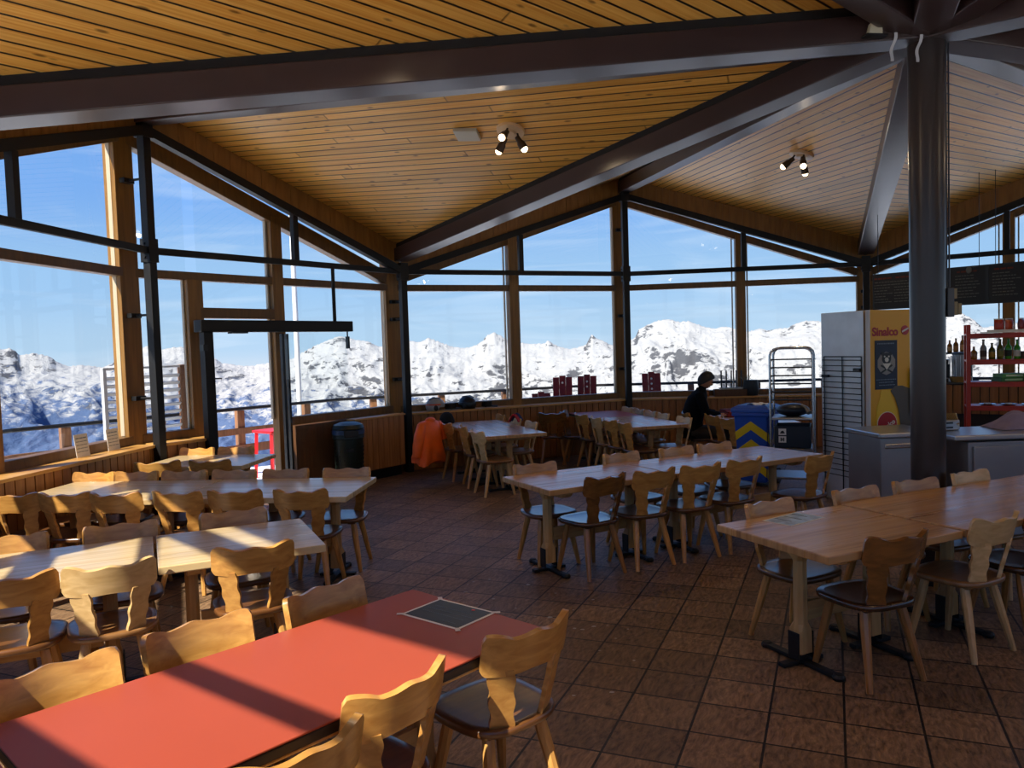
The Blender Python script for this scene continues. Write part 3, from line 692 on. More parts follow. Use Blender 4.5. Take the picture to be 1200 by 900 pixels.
# ------------------------------------------------------------------ chairs
def chair_proto(body, leg, seat):
    t = thing('wooden_chair', 'x', 'chair')
    # seat: rounded board, slightly dished
    def outline(z, k=1.0):
        pts = []
        n = 40
        for i in range(n):
            a = 2*PI*i/n; c, s = math.cos(a), math.sin(a)
            e = .62
            x = math.copysign(abs(c)**e, c); y = math.copysign(abs(s)**e, s)
            w = .222 + .012*y
            pts.append(Vector((x*w*k, y*.215*k + .002, z)))
        return pts
    sb = MB(); sb.rings([outline(.418, .965), outline(.424, .99), outline(.436, 1.0), outline(.447, .99), outline(.4525, .955), outline(.449, .80), outline(.446, .4)])
    sb.build('seat', seat, t, angle=50)
    # back board: curved round the sitter, ears at both ends, wavy lower edge
    Rb = .37
    def top(u):
        a = abs(u)
        ear = .024*max(0, 1-((a-.90)/.42)**2) if a > .48 else 0
        z = .808 + ear + .012*math.exp(-(u/.2)**2)
        if a > .93: z -= .10*((a-.93)/.07)**2*.22
        return z
    def bot(u):
        a = abs(u)
        z = .672 + .004*math.cos(u*PI*2.0)
        if a > .88: z += .028*((a-.88)/.12)**2
        return z
    def yback(z): return -.182 - (z-.45)*.225
    def fboard(i, j):
        u = 2*i-1; th = u*.615
        z = bot(u) + (top(u)-bot(u))*j
        y = yback(z) + Rb*(1-math.cos(th)) - .012
        return (Rb*math.sin(th), y, z), (-math.sin(th)*-1*-1, math.cos(th), .2)
    bb = MB(); bb.slab(lambda i, j: ((lambda p: (p[0], (-math.sin((2*i-1)*.615), math.cos((2*i-1)*.615), .2)))(fboard(i, j))), 40, 5, .024)
    bb.build('backrest', body, t, angle=50)
    for s in (-1, 1):
        th = s*.50; tang = Vector((math.cos(th), math.sin(th), 0)); nrm = Vector((-math.sin(th), math.cos(th), .2)).normalized()
        sp = MB(); R = []
        for i in range(21):
            q = i/20; z = .446 + (.688-.446)*q
            c = Vector((s*(.106+.034*q), yback(z) + Rb*(1-math.cos(.37))*(.75+.25*q) - .010, z))
            hw = .045 + .006*q + .0042*math.sin(q*PI*5.2+.6)
            R.append([c + tang*hw + nrm*.010, c - tang*hw + nrm*.010, c - tang*hw - nrm*.010, c + tang*hw - nrm*.010])
        sp.rings(R); sp.build('back_splat', body, t, angle=50)
    for sx in (-1, 1):
        for fy in (-1, 1):
            p0 = Vector((sx*.125, .005+fy*.115, .424)); p1 = Vector((sx*.19, .005 + (.185 if fy > 0 else -.215), 0))
            lg = MB(); d = p1-p0
            lg.tube([p0, p0+d*.25, p0+d*.6, p1], [.024, .0265, .023, .0165], 8)
            lg.build('leg', leg, t, angle=30)
    b = MB()
    for sx in (-1, 1): b.box((sx*.118, .005, .411), (.065, .31, .022))
    b.build('cleat', seat, t, smooth=False, bevel=.004)
    return t
PROTO = {'honey': chair_proto(M['honey'], M['honeyleg'], M['seatw']),
         'brown': chair_proto(M['brown'], M['brownleg'], M['seatd']),
         'pale': chair_proto(M['pale'], M['paleleg'], M['seatp'])}
KIDS = {k: kidmap(o) for k, o in PROTO.items()}
USED = set()
WORD = {'honey': 'honey-coloured', 'brown': 'dark brown', 'pale': 'pale'}
def chair(kind, x, y, face, label, group):
    """x, y: middle of the back board's top edge; face: unit vector the sitter looks along"""
    fx, fy = face; n = math.hypot(fx, fy); fx /= n; fy /= n
    o = PROTO[kind] if kind not in USED else copy_tree(PROTO[kind], KIDS[kind])
    USED.add(kind)
    o.matrix_basis = T((x + .272*fx, y + .272*fy, 0), math.atan2(fy, fx)-PI/2)
    tag(o, label, 'chair', group); return o

# ------------------------------------------------------------------ tables
TABS = {}
def table(key, end, axis, u0, u1, width, label, peds, top='table', thick=.045, group='wooden restaurant tables', ztop=.75):
    ax = Vector((axis[0], axis[1], 0)).normalized(); wv = Vector((-ax.y, ax.x, 0)); e = Vector((end[0], end[1], 0))
    c = e + ax*((u0+u1)/2); ln = u1-u0-.006
    t = thing('dining_table', label, 'table', c, math.atan2(ax.y, ax.x), group)
    red = top == 'red'
    tb = MB(); tb.box((0, 0, ztop-thick/2), (ln, width, thick))
    if red:
        tp = MB(); tp.box((0, 0, ztop-.004), (ln, width, .008)); o = tp.build('tabletop', M['red'], t, smooth=False, bevel=.003)
        e2 = MB(); e2.box((0, 0, ztop-.008-.018), (ln-.002, width-.002, .034)); e2.build('edge_band', M['rededge'], t, smooth=False, bevel=.004); MB().box((0, 0, ztop-.047), (ln-.004, width-.004, .010)).build('edge_strip', M['honeyleg'], t, smooth=False, bevel=.002)
    else:
        tb.build('tabletop', M[top], t, smooth=False, bevel=.006)
    zu = ztop-(thick if not red else .052)
    for p in peds:
        x = p-(u0+u1)/2
        # cross bar with rounded ends
        pts = []; hw = width/2-.05
        for a in range(0, 9): pts.append((x-.035, -hw+.07-.07*math.sin(a/8*PI/2), zu-.05+.05*(1-math.cos(a/8*PI/2))))
        prof = [(x-.035, -hw, zu)] + [(x-.035, hw, zu)] + [(x-.035, hw-.09*(1-math.cos(a/6*PI/2)), zu-.055*math.sin(a/6*PI/2)) for a in range(1, 7)] + [(x-.035, -hw+.09*(1-math.cos(a/6*PI/2)), zu-.055*math.sin(a/6*PI/2)) for a in range(6, 0, -1)]
        b = MB(); b.poly(prof, (.07, 0, 0)); b.build('cross_bar', M['tablew'], t, smooth=False, bevel=.004)
        pd = MB()
        def sq(z, r, ch): # octagonal section
            q = r-ch
            return [Vector((x+a, b_, z)) for a, b_ in ((r, q), (q, r), (-q, r), (-r, q), (-r, -q), (-q, -r), (q, -r), (r, -q))]
        pd.rings([sq(.07, .05, .012), sq(.20, .048, .012), sq(.235, .038, .02), sq(.60, .036, .02), sq(.625, .046, .018), sq(zu-.05, .055, .012)])
        pd.build('pedestal', M['pedw'], t, angle=20)
        ft = MB()
        ft.beam((x, -.27, .016), (x, .27, .016), .05, .024); ft.beam((x-.15, 0, .015), (x+.15, 0, .015), .05, .024)
        for sx in (-1, 1): ft.box((x+sx*.054, 0, .11), (.008, .085, .16))
        for sy in (-1, 1): ft.lathe([(.033, 0), (.036, .018), (.025, .034)], (x, sy*.27, 0), 12)
        ft.build('foot', M['iron'], t, smooth=False, bevel=.004)
    if len(peds) > 1:
        xa, xb = min(peds)-(u0+u1)/2, max(peds)-(u0+u1)/2
        s = MB(); s.beam((xa+.045, 0, .30), (xb-.045, 0, .30), .028, .11); s.build('stretcher', M['tablew'], t, smooth=False, bevel=.004)
    TABS[key] = (e, ax, wv)
    return t
T1 = ((-.199, 3.299), (-.68, -.733)); T2 = ((1.397, 4.265), (.907, .421)); T3 = ((.075, 6.264), (.883, .470)); T4 = ((.032, 9.776), (-.325, .946))
T5 = ((1.955, 10.29), (-.24, .97)); L1 = ((-2.72, 8.22), (-.995, .10)); L2 = ((-1.27, 6.38), (-.995, .09)); L3 = ((-1.289, 4.836), (-.905, -.43)); T6 = ((3.42, 10.2), (.02, 1))
table('T1', *T1, 0, 1.71, .80, 'sunlit red-topped table with a dark menu card taped on it', (.3, 1.4), 'red', group='red-topped tables')
table('T1b', *T1, 1.73, 3.2, .80, 'second red-topped table butted end to end behind the menu card table', (2.0, 2.9), 'red', group='red-topped tables')
table('T2', *T2, 0, 1.04, .86, 'wooden table carrying the blue and white paper, before the brown column', (.24, .80))
table('T2b', *T2, 1.05, 3.3, .88, 'long glossy wooden table continuing past the brown column', (1.5, 2.8), ztop=.756)
table('T3', *T3, 0, 1.25, .80, 'worn wooden table mid room with a dark chair drawn up to it', (.21, 1.05))
table('T3b', *T3, 1.255, 3.06, .80, 'worn wooden table mid room ending before the trolley and blue bin', (1.55, 2.8))
table('T4', *T4, 0, .95, .85, 'wooden table in the helmet corner, the end standing towards the aisle', (.28, .78))
table('T4b', *T4, .955, 2.1, .85, 'wooden table in the helmet corner, pushed to the window ledge', (1.2, 1.85))
table('T5', *T5, 0, 1.5, .85, 'wooden table between the helmet corner and the seated person', (.3, 1.2))
table('T5b', *T5, 1.51, 2.6, .85, 'red-topped table at the back window beyond the wooden one', (1.8, 2.4), 'red', group='red-topped tables')
table('T6', *T6, 0, 1.75, .8, 'wooden table at which the person in black is seated', (.3, 1.4))
table('L1', *L1, 0, 1.15, .86, 'short pale wooden table beside the sliding door', (.25, .9), 'tablel')
table('L2', *L2, 0, 1.42, .90, 'pale wooden table, aisle half of the row beside the door table', (.24, 1.15), 'tablel')
table('L2b', *L2, 1.425, 2.84, .90, 'pale wooden table, window half of the row beside the door table', (1.7, 2.55), 'tablel')
table('L3', *L3, 0, .90, .82, 'short pale wooden table just behind the red table, aisle end', (.2, .72), 'tablel')
table('L3b', *L3, .91, 2.6, .82, 'sunlit pale wooden table behind the red table, window end', (1.15, 2.3), 'tablel')

ORD = ['first', 'second', 'third', 'fourth', 'fifth', 'sixth']
def row(tab, lst, phrase, end, group):
    """lst: (kind, u, w, turn) along a table; the order is counted from END"""
    e, ax = Vector((*tab[0], 0)), Vector((*tab[1], 0)).normalized(); wv = Vector((-ax.y, ax.x, 0))
    half = {T1: .40, T2: .44, T3: .40, T4: .425, T5: .425, L1: .43, L2: .45, L3: .41, T6: .40}[tab]
    for i, (kind, u, w, turn) in enumerate(lst):
        w = math.copysign(max(abs(w), half+.102), w)
        p = e + ax*u + wv*w
        f = Matrix.Rotation(math.radians(turn), 3, 'Z') @ (wv*(-1 if w > 0 else 1))
        chair(kind, p.x, p.y, (f.x, f.y), '%s chair %s, %s from %s' % (WORD[kind], phrase, ORD[i], end), group)
row(T1, [('honey', .39, -.60, 4), ('honey', .95, -.615, -3), ('honey', 1.47, -.60, 2)], 'across the red table', 'the menu card end', 'chairs at the red table')
row(T1, [('honey', .17, .52, -6), ('honey', .77, .47, 3), ('honey', 1.21, .62, 0)], 'near side of the red table', 'the menu card end', 'chairs at the red table')
row(T2, [('honey', .47, .50, 5), ('honey', 1.25, .55, 0), ('honey', 1.84, .53, -4), ('pale', 2.43, .50, 2)], 'column side of table with the paper', 'its open end', 'chairs at the column table')
row(T2, [('brown', .43, -.53, -4), ('pale', 1.24, -.51, 3), ('brown', 1.75, -.50, 0)], 'near side of table with the paper', 'its open end', 'chairs at the column table')
row(T3, [('honey', .36, .47, -3), ('honey', 1.32, .54, 2), ('honey', 1.96, .48, 0), ('honey', 2.46, .47, -4)], 'on the window side of the mid-room table', 'its open end', 'chairs at the mid-room table')
row(T3, [('brown', .5, -.50, 6), ('honey', .97, -.52, 0), ('honey', 1.44, -.55, -2), ('honey', 1.95, -.55, 3), ('honey', 2.64, -.78, 10)], 'on the aisle side of the mid-room table', 'its open end', 'chairs at the mid-room table')
row(T4, [('pale', .09, .54, 4), ('honey', .81, .52, -6), ('honey', 1.4, .62, 8)], 'on the door side of the helmet-corner table', 'the aisle', 'chairs at the helmet corner table')
row(T4, [('pale', .73, -.54, 0), ('pale', 1.38, -.50, 3), ('honey', 2.05, -.52, -3)], 'on the inner side of the helmet-corner table', 'the aisle', 'chairs at the helmet corner table')
row(T5, [('honey', 0.05, .54, 0), ('honey', .47, .58, 4), ('pale', .92, .62, -3), ('honey', 1.5, .64, 5), ('brown', 2.1, .72, -30)], 'helmet side of back-window table', 'the aisle', 'chairs at the back window table')
row(T5, [('pale', .21, -.50, 0), ('pale', .93, -.52, 3), ('honey', 1.3, -.50, -2), ('honey', 1.76, -.50, 0), ('honey', 2.2, -.50, 4)], 'person side of back-window table', 'the aisle', 'chairs at the back window table')
row(T6, [('honey', .12, .60, 14), ('honey', .62, .66, 22)], 'at the table of the seated person', 'the blue bin', 'chairs at the table of the seated person')
man_chair = chair('honey', 2.50, 11.35, (1, -.05), 'honey-coloured chair the person in black is sitting on', 'chairs at the table of the seated person')
row(L1, [('honey', .5, -.56, 0), ('honey', .95, -.50, -4)], 'window side of table beside the door', 'the aisle', 'chairs at the door table')
row(L1, [('honey', .30, .56, 3), ('honey', .80, .62, 24)], 'inner side of table beside the door', 'the aisle', 'chairs at the door table')
row(L2, [('honey', .29, -.52, 3), ('honey', .85, -.54, 0), ('honey', 1.33, -.52, -3), ('honey', 1.81, -.51, 2), ('honey', 2.27, -.51, 0), ('honey', 2.68, -.51, -2)], 'door side of six-seat pale row', 'the aisle', 'chairs at the six-seat row')
row(L2, [('honey', .34, .57, 0), ('honey', .87, .55, 3), ('honey', 1.34, .57, -6), ('honey', 1.82, .60, 0), ('honey', 2.26, .56, 4), ('honey', 2.70, .56, 0)], 'near side of six-seat pale row', 'the aisle', 'chairs at the six-seat row')
row(L3, [('honey', .42, -.60, 2), ('honey', 1.09, -.59, 0), ('honey', 1.70, -.61, -4)], 'door side of pale table behind the red one', 'the aisle', 'chairs at the pale table')
row(L3, [('honey', .42, .54, -3), ('pale', 1.12, .53, 2), ('honey', 1.57, .50, 0)], 'near side of pale table behind the red one', 'the aisle', 'chairs at the pale table')
chair('pale', .40, 1.80, (.1, -1), 'pale chair whose ear just shows at the bottom edge of the view', 'chairs at the red table')
chair('brown', .60, 11.9, (.1, 1), 'dark brown chair standing alone before the boarded wall under the window', 'chairs at the back window table')
# ------------------------------------------------------------------ ceiling spot lamps
def panel_frame(rk, vk, x, y):
    H = Vector((CX, CY, ZC_HUB)); R_ = V(rk, 0, 4.70); Q = V(vk, 0, 3.46)
    n = (R_-H).cross(Q-H).normalized()
    if n.z > 0: n = -n
    z = H.z - (n.x*(x-H.x) + n.y*(y-H.y))/n.z
    return Vector((x, y, z)), n
M['lampmetal'] = plain('lamp_beige', '#e0bc8c', .4, noise=.05); M['lampblack'] = plain('lamp_head', '#3c2a1a', .45)
M['bulb'] = emit('bulb_glow', '#ffe2b8', 4)
def ceiling_lamp(rk, vk, x, y, rz, label, power=LAMP_W):
    p, n = panel_frame(rk, vk, x, y)
    t = thing('ceiling_spotlight', label, 'lamp', p, 0, 'three-headed ceiling spotlights')
    q = Vector((0, 0, -1)).rotation_difference(n); R_ = q.to_matrix()
    def w(v): return R_ @ Vector(v)
    b = MB(); b.tube([w((0, 0, 0)), w((0, 0, -.03))], [.15, .145], 28); b.tube([w((0, 0, -.03)), w((0, 0, -.05))], [.06, .045], 20)
    b.build('base', M['lampmetal'], t)
    for i in range(3):
        a = rz + 2*PI*i/3; r = Vector((math.cos(a), math.sin(a), 0))
        root = w(r*.075 + Vector((0, 0, -.025))); el = w(r*.10 + Vector((0, 0, -.10)))
        dirh = (w(r*.62 + Vector((0, 0, -.8)))).normalized()
        h = MB(); h.tube([root, el], .011, 8); h.tube([el-dirh*.04, el+dirh*.02, el+dirh*.035, el+dirh*.11], [.026, .03, .04, .045], 16, cap=True)
        hd = h.build('spot_head', M['lampblack'], t, angle=30)
        gl = MB(); gl.sphere(el+dirh*.112, .036, 14, 8); gl.build('bulb', M['bulb'], hd)
        lt = bpy.data.lights.new('bulb_light', 'SPOT'); lt.energy = power; lt.color = (1, .76, .5); lt.shadow_soft_size = .04; lt.spot_size = math.radians(120); lt.spot_blend = .8
        lo = bpy.data.objects.new('bulb_light', lt); COL.objects.link(lo); lo.parent = t; lo.location = el + dirh*.19; lo.rotation_euler = dirh.to_track_quat('-Z', 'Y').to_euler()
    return t
ceiling_lamp(0, 1, .07, 8.2, 2.2, 'three-headed spotlight on the boarded ceiling beside a small white vent plate')
ceiling_lamp(2, 3, 3.67, 9.67, .6, 'three-headed spotlight on the ceiling panel above the fridge')

for j, (rk, vk, da) in enumerate(((-2, -1, 60), (-4, -3, 120), (-6, -5, 180), (4, 5, -120))):
    a = math.radians(142 + da); x, y = CX+3.88*math.cos(a), CY+3.88*math.sin(a)
    ceiling_lamp(rk, vk, x, y, 2.2, ('three-headed spotlight over the red table', 'three-headed spotlight over the hall entrance', 'three-headed spotlight opposite the entrance', 'three-headed spotlight over the serving counter')[j])
# ------------------------------------------------------------------ props
def pt(k, s, off, z):  # a point by side, fraction, distance inside (-) / outside (+) of the ring
    w = Wall(k, 0); return w.P(s, z, off)
# small white vent plate on the ceiling
p, n = panel_frame(0, 1, -.39, 8.38)
q = Vector((0, 0, -1)).rotation_difference(n).to_matrix()
vp = MB(); vp.box(p+n*.02, (.26, .2, .04), q @ Matrix.Rotation(-.25, 3, 'Z'))
tag(vp.build('vent_plate', plain('plate_white', '#b8b4a4', .5), smooth=False, bevel=.004), 'small white plate on the ceiling boards beside the spotlight', 'vent plate')

# the menu card on the red table, taped at its corners
def card(name, label, pts, z, field, lines, cat, tapes=True, margin=.012, logo=None):
    """pts: four corners (x, y) in order"""
    P = [Vector((x, y, 0)) for x, y in pts]; c = sum(P, Vector())/4
    t = thing(name, label, cat, (c.x, c.y, z))
    e1 = (P[1]-P[0]); e2 = (P[3]-P[0]); ang = math.atan2(e1.y, e1.x)
    w, h = e1.length, e2.length
    t.matrix_basis = T((c.x, c.y, z), ang)
    MB().box((0, 0, .0006), (w, h, .0012)).build('sheet', M['white'], t, smooth=False)
    MB().box((0, 0, .0015), (w-2*margin, h-2*margin, .0006)).build('printed_field', field, t, smooth=False)
    ln = MB()
    for (yy, x0, x1, hh) in lines:
        x = x0
        while x < x1:
            ww = min(x1-x, random.uniform(.012, .034)); ln.box(((x+ww/2)*w, yy*h, .0021), (ww*w, hh*h, .0006)); x += ww+.01
    ln.build('printed_text', M['ink'] if field is M['navy'] else M['navy'], t, smooth=False)['kind'] = 'stuff'
    if logo:
        MB().cyl((logo[0]*w, logo[1]*h, .0018), (logo[0]*w, logo[1]*h, .0025), logo[2], None, 16).build('emblem', M['redbright'], t)
    if tapes:
        tp = MB()
        for sx, sy in ((-1, -1), (1, 1), (-1, 1), (1, -1)): tp.box((sx*w/2, sy*h/2, .0024), (.035, .02, .0006), .7*sx*sy)
        tp.build('tape', plain(name+'_tape', '#d4cac2', .4), t, smooth=False)
    return t
M['blueprint'] = plain('blue_print', '#94b2dc', .4, noise=.6, scale=14)
card('menu_card', 'dark blue menu card with white border taped on the red table', [(-.50, 3.225), (-.245, 3.02), (-.10, 3.21), (-.355, 3.415)], .7505, M['navy'],
     [(.18, -.36, .30, .009), (.04, -.40, .38, .009), (-.12, -.38, .34, .009), (-.32, .12, .34, .009)], 'menu card', logo=(.2, .36, .008))
card('printed_leaflet', 'blue and white printed leaflet on the wooden table before the column', [(1.50, 4.73), (1.62, 4.56), (1.93, 4.72), (1.81, 4.89)], .7505, M['blueprint'],
     [(.3, -.4, .1, .03), (.05, -.4, .2, .02), (-.2, -.4, .15, .02)], 'leaflet', False)

# two paper notices leaning against the left window
def notice(s, label, tilt):
    w = Wall(-1, 0); p = w.P(s, .903, .24)
    t = thing('paper_notice', label, 'notice', p, w.ang, 'paper notices on the window ledge')
    R_ = Matrix.Rotation(-tilt, 3, 'X')
    b = MB(); b.box(R_ @ Vector((0, 0, .115)), (.2, .003, .23), R_); b.build('sheet', M['white'], t, smooth=False)
    ln = MB()
    for i in range(5):
        for j in range(3):
            ln.box(R_ @ Vector((-.055+.055*j, -.0022, .19-.034*i)), (.048, .0012, .006 if i else .01), R_)
    ln.build('printed_text', M['ink'], t, smooth=False)['kind'] = 'stuff'
notice(.76, 'white paper notice leaning on the window glass, the one further from the corner post', .12)
notice(.885, 'white paper notice leaning on the window glass right beside the corner post', .10)

# litter bin beside the door, dark green with a domed lid
t = thing('litter_bin', 'dark green perforated litter bin with blue liner under its lid by the door', 'bin', (-2.28, 10.62, 0), .3)
M['bingreen'] = plain('bin_green', '#16231c', .4)
b = MB(); b.lathe([(.17, 0), (.185, .02), (.205, .68)], n=28); b.build('body', M['bingreen'], t)
h = MB()
for i in range(16):
    for j in range(9):
        a = 2*PI*i/16; z = .12+.055*j; r = .187+.02*(z/.68)
        h.box((r*math.cos(a), r*math.sin(a), z), (.006, .02, .028), Matrix.Rotation(a, 3, 'Z'))
h.build('grille', M['black'], t, smooth=False)['kind'] = 'stuff'
MB().lathe([(.208, .68), (.222, .69), (.215, .74), (.212, .80), (.222, .82), (.20, .87), (.12, .90), (.02, .905)], n=28).build('lid', M['bingreen'], t)
MB().lathe([(.214, .74), (.224, .745), (.222, .80), (.212, .805)], n=28).build('liner', plain('blue_liner', '#27456e', .35), t)
b = MB(); b.box((.02, -.215, .755), (.2, .03, .09)); b.box((0, -.2, .53), (.1, .03, .05)); b.build('flap', M['black'], t, smooth=False, bevel=.01)

# boarded radiator cover under the window beside the corner post
w0 = Wall(0, -.06)
rc = thing('radiator_cover', 'boarded wooden radiator cover between the litter bin and the corner post', 'radiator cover', w0.P(.84, 0), w0.ang)
b = MB(); hw = w0.len*.125; nb = 9
for i in range(nb):
    b.box((-hw+2*hw*(i+.5)/nb, 0, .52), (2*hw/nb-.006, .02, .74))
b.build('front_boards', wood('cover_boards', '#8a5a30', '#b27c48', .5, (22, 22, 1.6), vary=.1), rc, smooth=False)
b = MB(); b.box((0, .07, .52), (2*hw, .12, .74)); b.build('carcass', M['darkpanel'], rc, smooth=False)
MB().box((0, .06, .905), (2*hw+.03, .18, .025)).build('top_board', M['ledge'], rc, smooth=False, bevel=.004)
b = MB(); b.box((0, .08, .08), (2*hw-.1, .1, .16)); b.build('plinth', M['black'], rc, smooth=False)

# helmets and goggles on the ledge in the corner
def helmet(loc, rz, mat, label, strapmat):
    t = thing('ski_helmet', label, 'helmet', loc, rz, 'ski helmets on the window ledge')
    def f(i, j):
        a = 2*PI*i; e = -.55+j*2.1
        lo = -.55 if math.cos(a) < .2 else -.12
        e = lo + (PI/2-lo)*j
        r = .128
        d = Vector((math.cos(e)*math.cos(a)*1.12, math.cos(e)*math.sin(a)*.92, math.sin(e)*1.0))
        return (d*r + Vector((0, 0, .075)), d)
    sh = MB(); sh.slab(f, 40, 14, .016); sh.build('shell', mat, t, angle=60)
    v = MB()
    for s in (-1, 0, 1): v.tube([Vector((-.10, s*.05, .175)), Vector((-.02, s*.055, .208)), Vector((.06, s*.05, .195))], .007, 6)
    v.build('vent_slots', M['black'], t)
    ep = MB()
    for s in (-1, 1): ep.sphere((-.01, s*.112, .055), .05, 14, 8, (.8, .35, 1.1))
    ep.build('ear_pad', M['black'], t)
    st = MB(); st.tube([Vector((.128*1.10*math.cos(a), .128*.95*math.sin(a), .10)) for a in [PI*.35+PI*1.3*k/20 for k in range(21)]], .012, 6)
    st.build('goggle_strap', strapmat, t)
    return t
lw1 = Wall(1, 0)
helmet(lw1.P(.125, .90, .16), .3, plain('helmet_grey', '#9a9c9c', .3), 'pale grey ski helmet with an orange strap on the window ledge', plain('orange_strap', '#d8501c', .6))
helmet(lw1.P(.262, .90, .17), 2.6, plain('helmet_black', '#121216', .35), 'black ski helmet beside goggles on the window ledge', M['black'])
def goggles(s, off, label, rz):
    t = thing('ski_goggles', label, 'goggles', lw1.P(s, .90, off), rz, 'goggles on the window ledge')
    f = lambda i, j: ((.09*math.sin((2*i-1)*1.0), .05*(1-math.cos((2*i-1)*1.0))*1.6, .02+.075*j-.012*math.exp(-((2*i-1)/.2)**2)*(1-j)), (-math.sin((2*i-1)), -math.cos((2*i-1)), 0))
    MB().slab(f, 20, 4, .012).build('lens', plain('lens_'+str(int(s*100)), '#2a2622', .1), t)
    g = lambda i, j: ((.096*math.sin((2*i-1)*1.05), .012+.055*(1-math.cos((2*i-1)*1.05))*1.6, .012+.092*j), (-math.sin((2*i-1)), -math.cos((2*i-1)), 0))
    MB().slab(g, 20, 2, .012).build('frame', M['black'], t)
    MB().tube([(-.09, .07, .05), (-.02, .12, .03), (.09, .10, .02), (.17, .09, .02)], .013, 6).build('strap', M['black'], t)
goggles(.185, .08, 'dark goggles lying between the grey and the black helmet', .2)
goggles(.335, .10, 'dark goggles on the ledge beyond the black helmet', -.3)

# orange jacket over the back of the chair in the corner
M['orange'] = plain('orange_shell', '#f06408', .55, noise=.12, scale=6, bump=.1)
jk = thing('ski_jacket', 'bright orange ski jacket draped over a chair back in the corner', 'jacket', (-1.18, 10.70, -.05), math.radians(62))
def jr(z, a, hw, dp, amp):
    fold = 1 + amp*math.sin(5*a+z*3) + amp*.6*math.sin(9*a-z*7)
    return Vector((hw*fold*math.copysign(abs(math.cos(a))**.8, math.cos(a)), dp*fold*math.sin(a), z))
b = MB(); R_ = []
for z, hw, dp, am, ox, oy in ((.93, .10, .05, .02, 0, 0), (.915, .19, .075, .03, 0, 0), (.87, .235, .09, .05, 0, -.01), (.78, .245, .11, .07, -.01, -.02), (.66, .25, .125, .09, -.03, -.03), (.54, .27, .14, .10, -.05, -.04), (.44, .29, .15, .12, -.07, -.05), (.36, .29, .14, .12, -.08, -.05)):
    R_.append([jr(z, 2*PI*i/44, hw, dp, am) + Vector((ox, oy, .03*math.sin(3*2*PI*i/44) if z < .5 else 0)) for i in range(44)])
b.rings(R_); b.build('body', M['orange'], jk, angle=70)
b = MB(); b.tube([(-.20, -.02, .88), (-.30, -.05, .74), (-.36, -.06, .60), (-.385, -.05, .47)], [.06, .075, .072, .055], 14); b.build('sleeve', M['orange'], jk)
b = MB(); b.tube([(.20, -.02, .88), (.27, -.04, .76), (.28, -.06, .64)], [.055, .065, .05], 14); b.build('sleeve', M['orange'], jk)
b = MB(); b.sphere((.02, -.02, .93), .085, 16, 8, (1.2, .7, .55)); b.build('hood', M['orange'], jk)
bn = thing('knitted_hat', 'black knitted hat lying on the corner table beside the orange jacket', 'hat', (-1.0, 11.60, .751))
MB().lathe([(.10, 0), (.11, .02), (.108, .07), (.085, .13), (.04, .165), (0, .17)], n=24).build('crown', plain('black_wool', '#121014', .95, bump=.5, scale=60), bn)
MB().lathe([(.112, 0), (.118, .012), (.118, .045), (.111, .055)], n=24).build('brim', plain('black_wool_rib', '#18161a', .95), bn)
sc = thing('folded_scarf', 'red and blue scarf lying over a chair at the helmet corner table', 'scarf', (.03, 11.08, .86), math.radians(72))
for nm, c, x0 in (('red_half', '#a8202c', -.10), ('blue_half', '#26305e', .02)):
    def f(i, j, x0=x0):
        x = x0+.11*i; a = (j-.5)*2
        y = .075*a; z = .035-.10*abs(a)**1.8 + .008*math.sin(i*9+j*5)
        return (x, y, z), (0, .9*a, 1)
    MB().slab(f, 8, 14, .016).build(nm, plain('scarf_'+nm, c, .9), sc, angle=70)

# serving end: fridge with printed door, wire rack, tray trolley, wheelie bin
fr = thing('drinks_fridge', 'tall drinks fridge with yellow printed door and steel side', 'fridge', (3.83, 8.3, 0), math.atan2(.31, .95))
FW, FD, FH = .60, .72, 2.14
b = MB(); b.box((FW/2, FD/2+.03, FH/2), (FW, FD-.06, FH)); b.build('cabinet', plain('brushed_steel', '#d2d4d6', .36, .45, noise=.12, scale=4), fr, smooth=False, bevel=.006)
yel = plain('fridge_yellow', '#e0a408', .4)
b = MB(); b.box((FW/2, .02, FH/2+.04), (FW-.01, .04, FH-.08)); b.build('door', yel, fr, smooth=False, bevel=.006)
b = MB(); b.box((.005, .0, FH/2), (.016, .05, FH)); b.build('edge_trim', plain('trim_white', '#c8cacc', .35), fr, smooth=False)
MB().box((FW-.03, -.02, 1.25), (.02, .03, .5)).build('door_handle', M['chrome'], fr, smooth=False, bevel=.006)
def text(body, parent, loc, size, mat, rot=(PI/2, 0, 0), name='lettering', off=.0, ext=.0015, align='CENTER', shear=0):
    c = bpy.data.curves.new(name, 'FONT'); c.body = body; c.size = size; c.extrude = ext; c.offset = off; c.align_x = align; c.align_y = 'CENTER'; c.shear = shear
    tmp = bpy.data.objects.new(name+'_curve', c); COL.objects.link(tmp); bpy.context.view_layer.update()
    me = bpy.data.meshes.new_from_object(tmp.evaluated_get(bpy.context.evaluated_depsgraph_get()))
    bpy.data.objects.remove(tmp); me.materials.clear(); me.materials.append(mat)
    o = bpy.data.objects.new(name, me); COL.objects.link(o); o.parent = parent; o.location = loc; o.rotation_euler = rot; return o
M['printred'] = plain('print_red', '#a81418', .4); M['printwhite'] = plain('print_white', '#dcd8cc', .5)
text('Sinalco', fr, (.235, -.003, 1.90), .125, M['printred'], off=.004)
b = MB(); b.cyl((.505, -.001, 1.915), (.505, -.005, 1.915), .052, None, 28); em = b.build('round_emblem', M['printred'], fr)
b = MB(); b.beam((.462, -.0062, 1.898), (.548, -.0062, 1.935), .003, .018); b.build('swoosh', M['printwhite'], em, smooth=False)
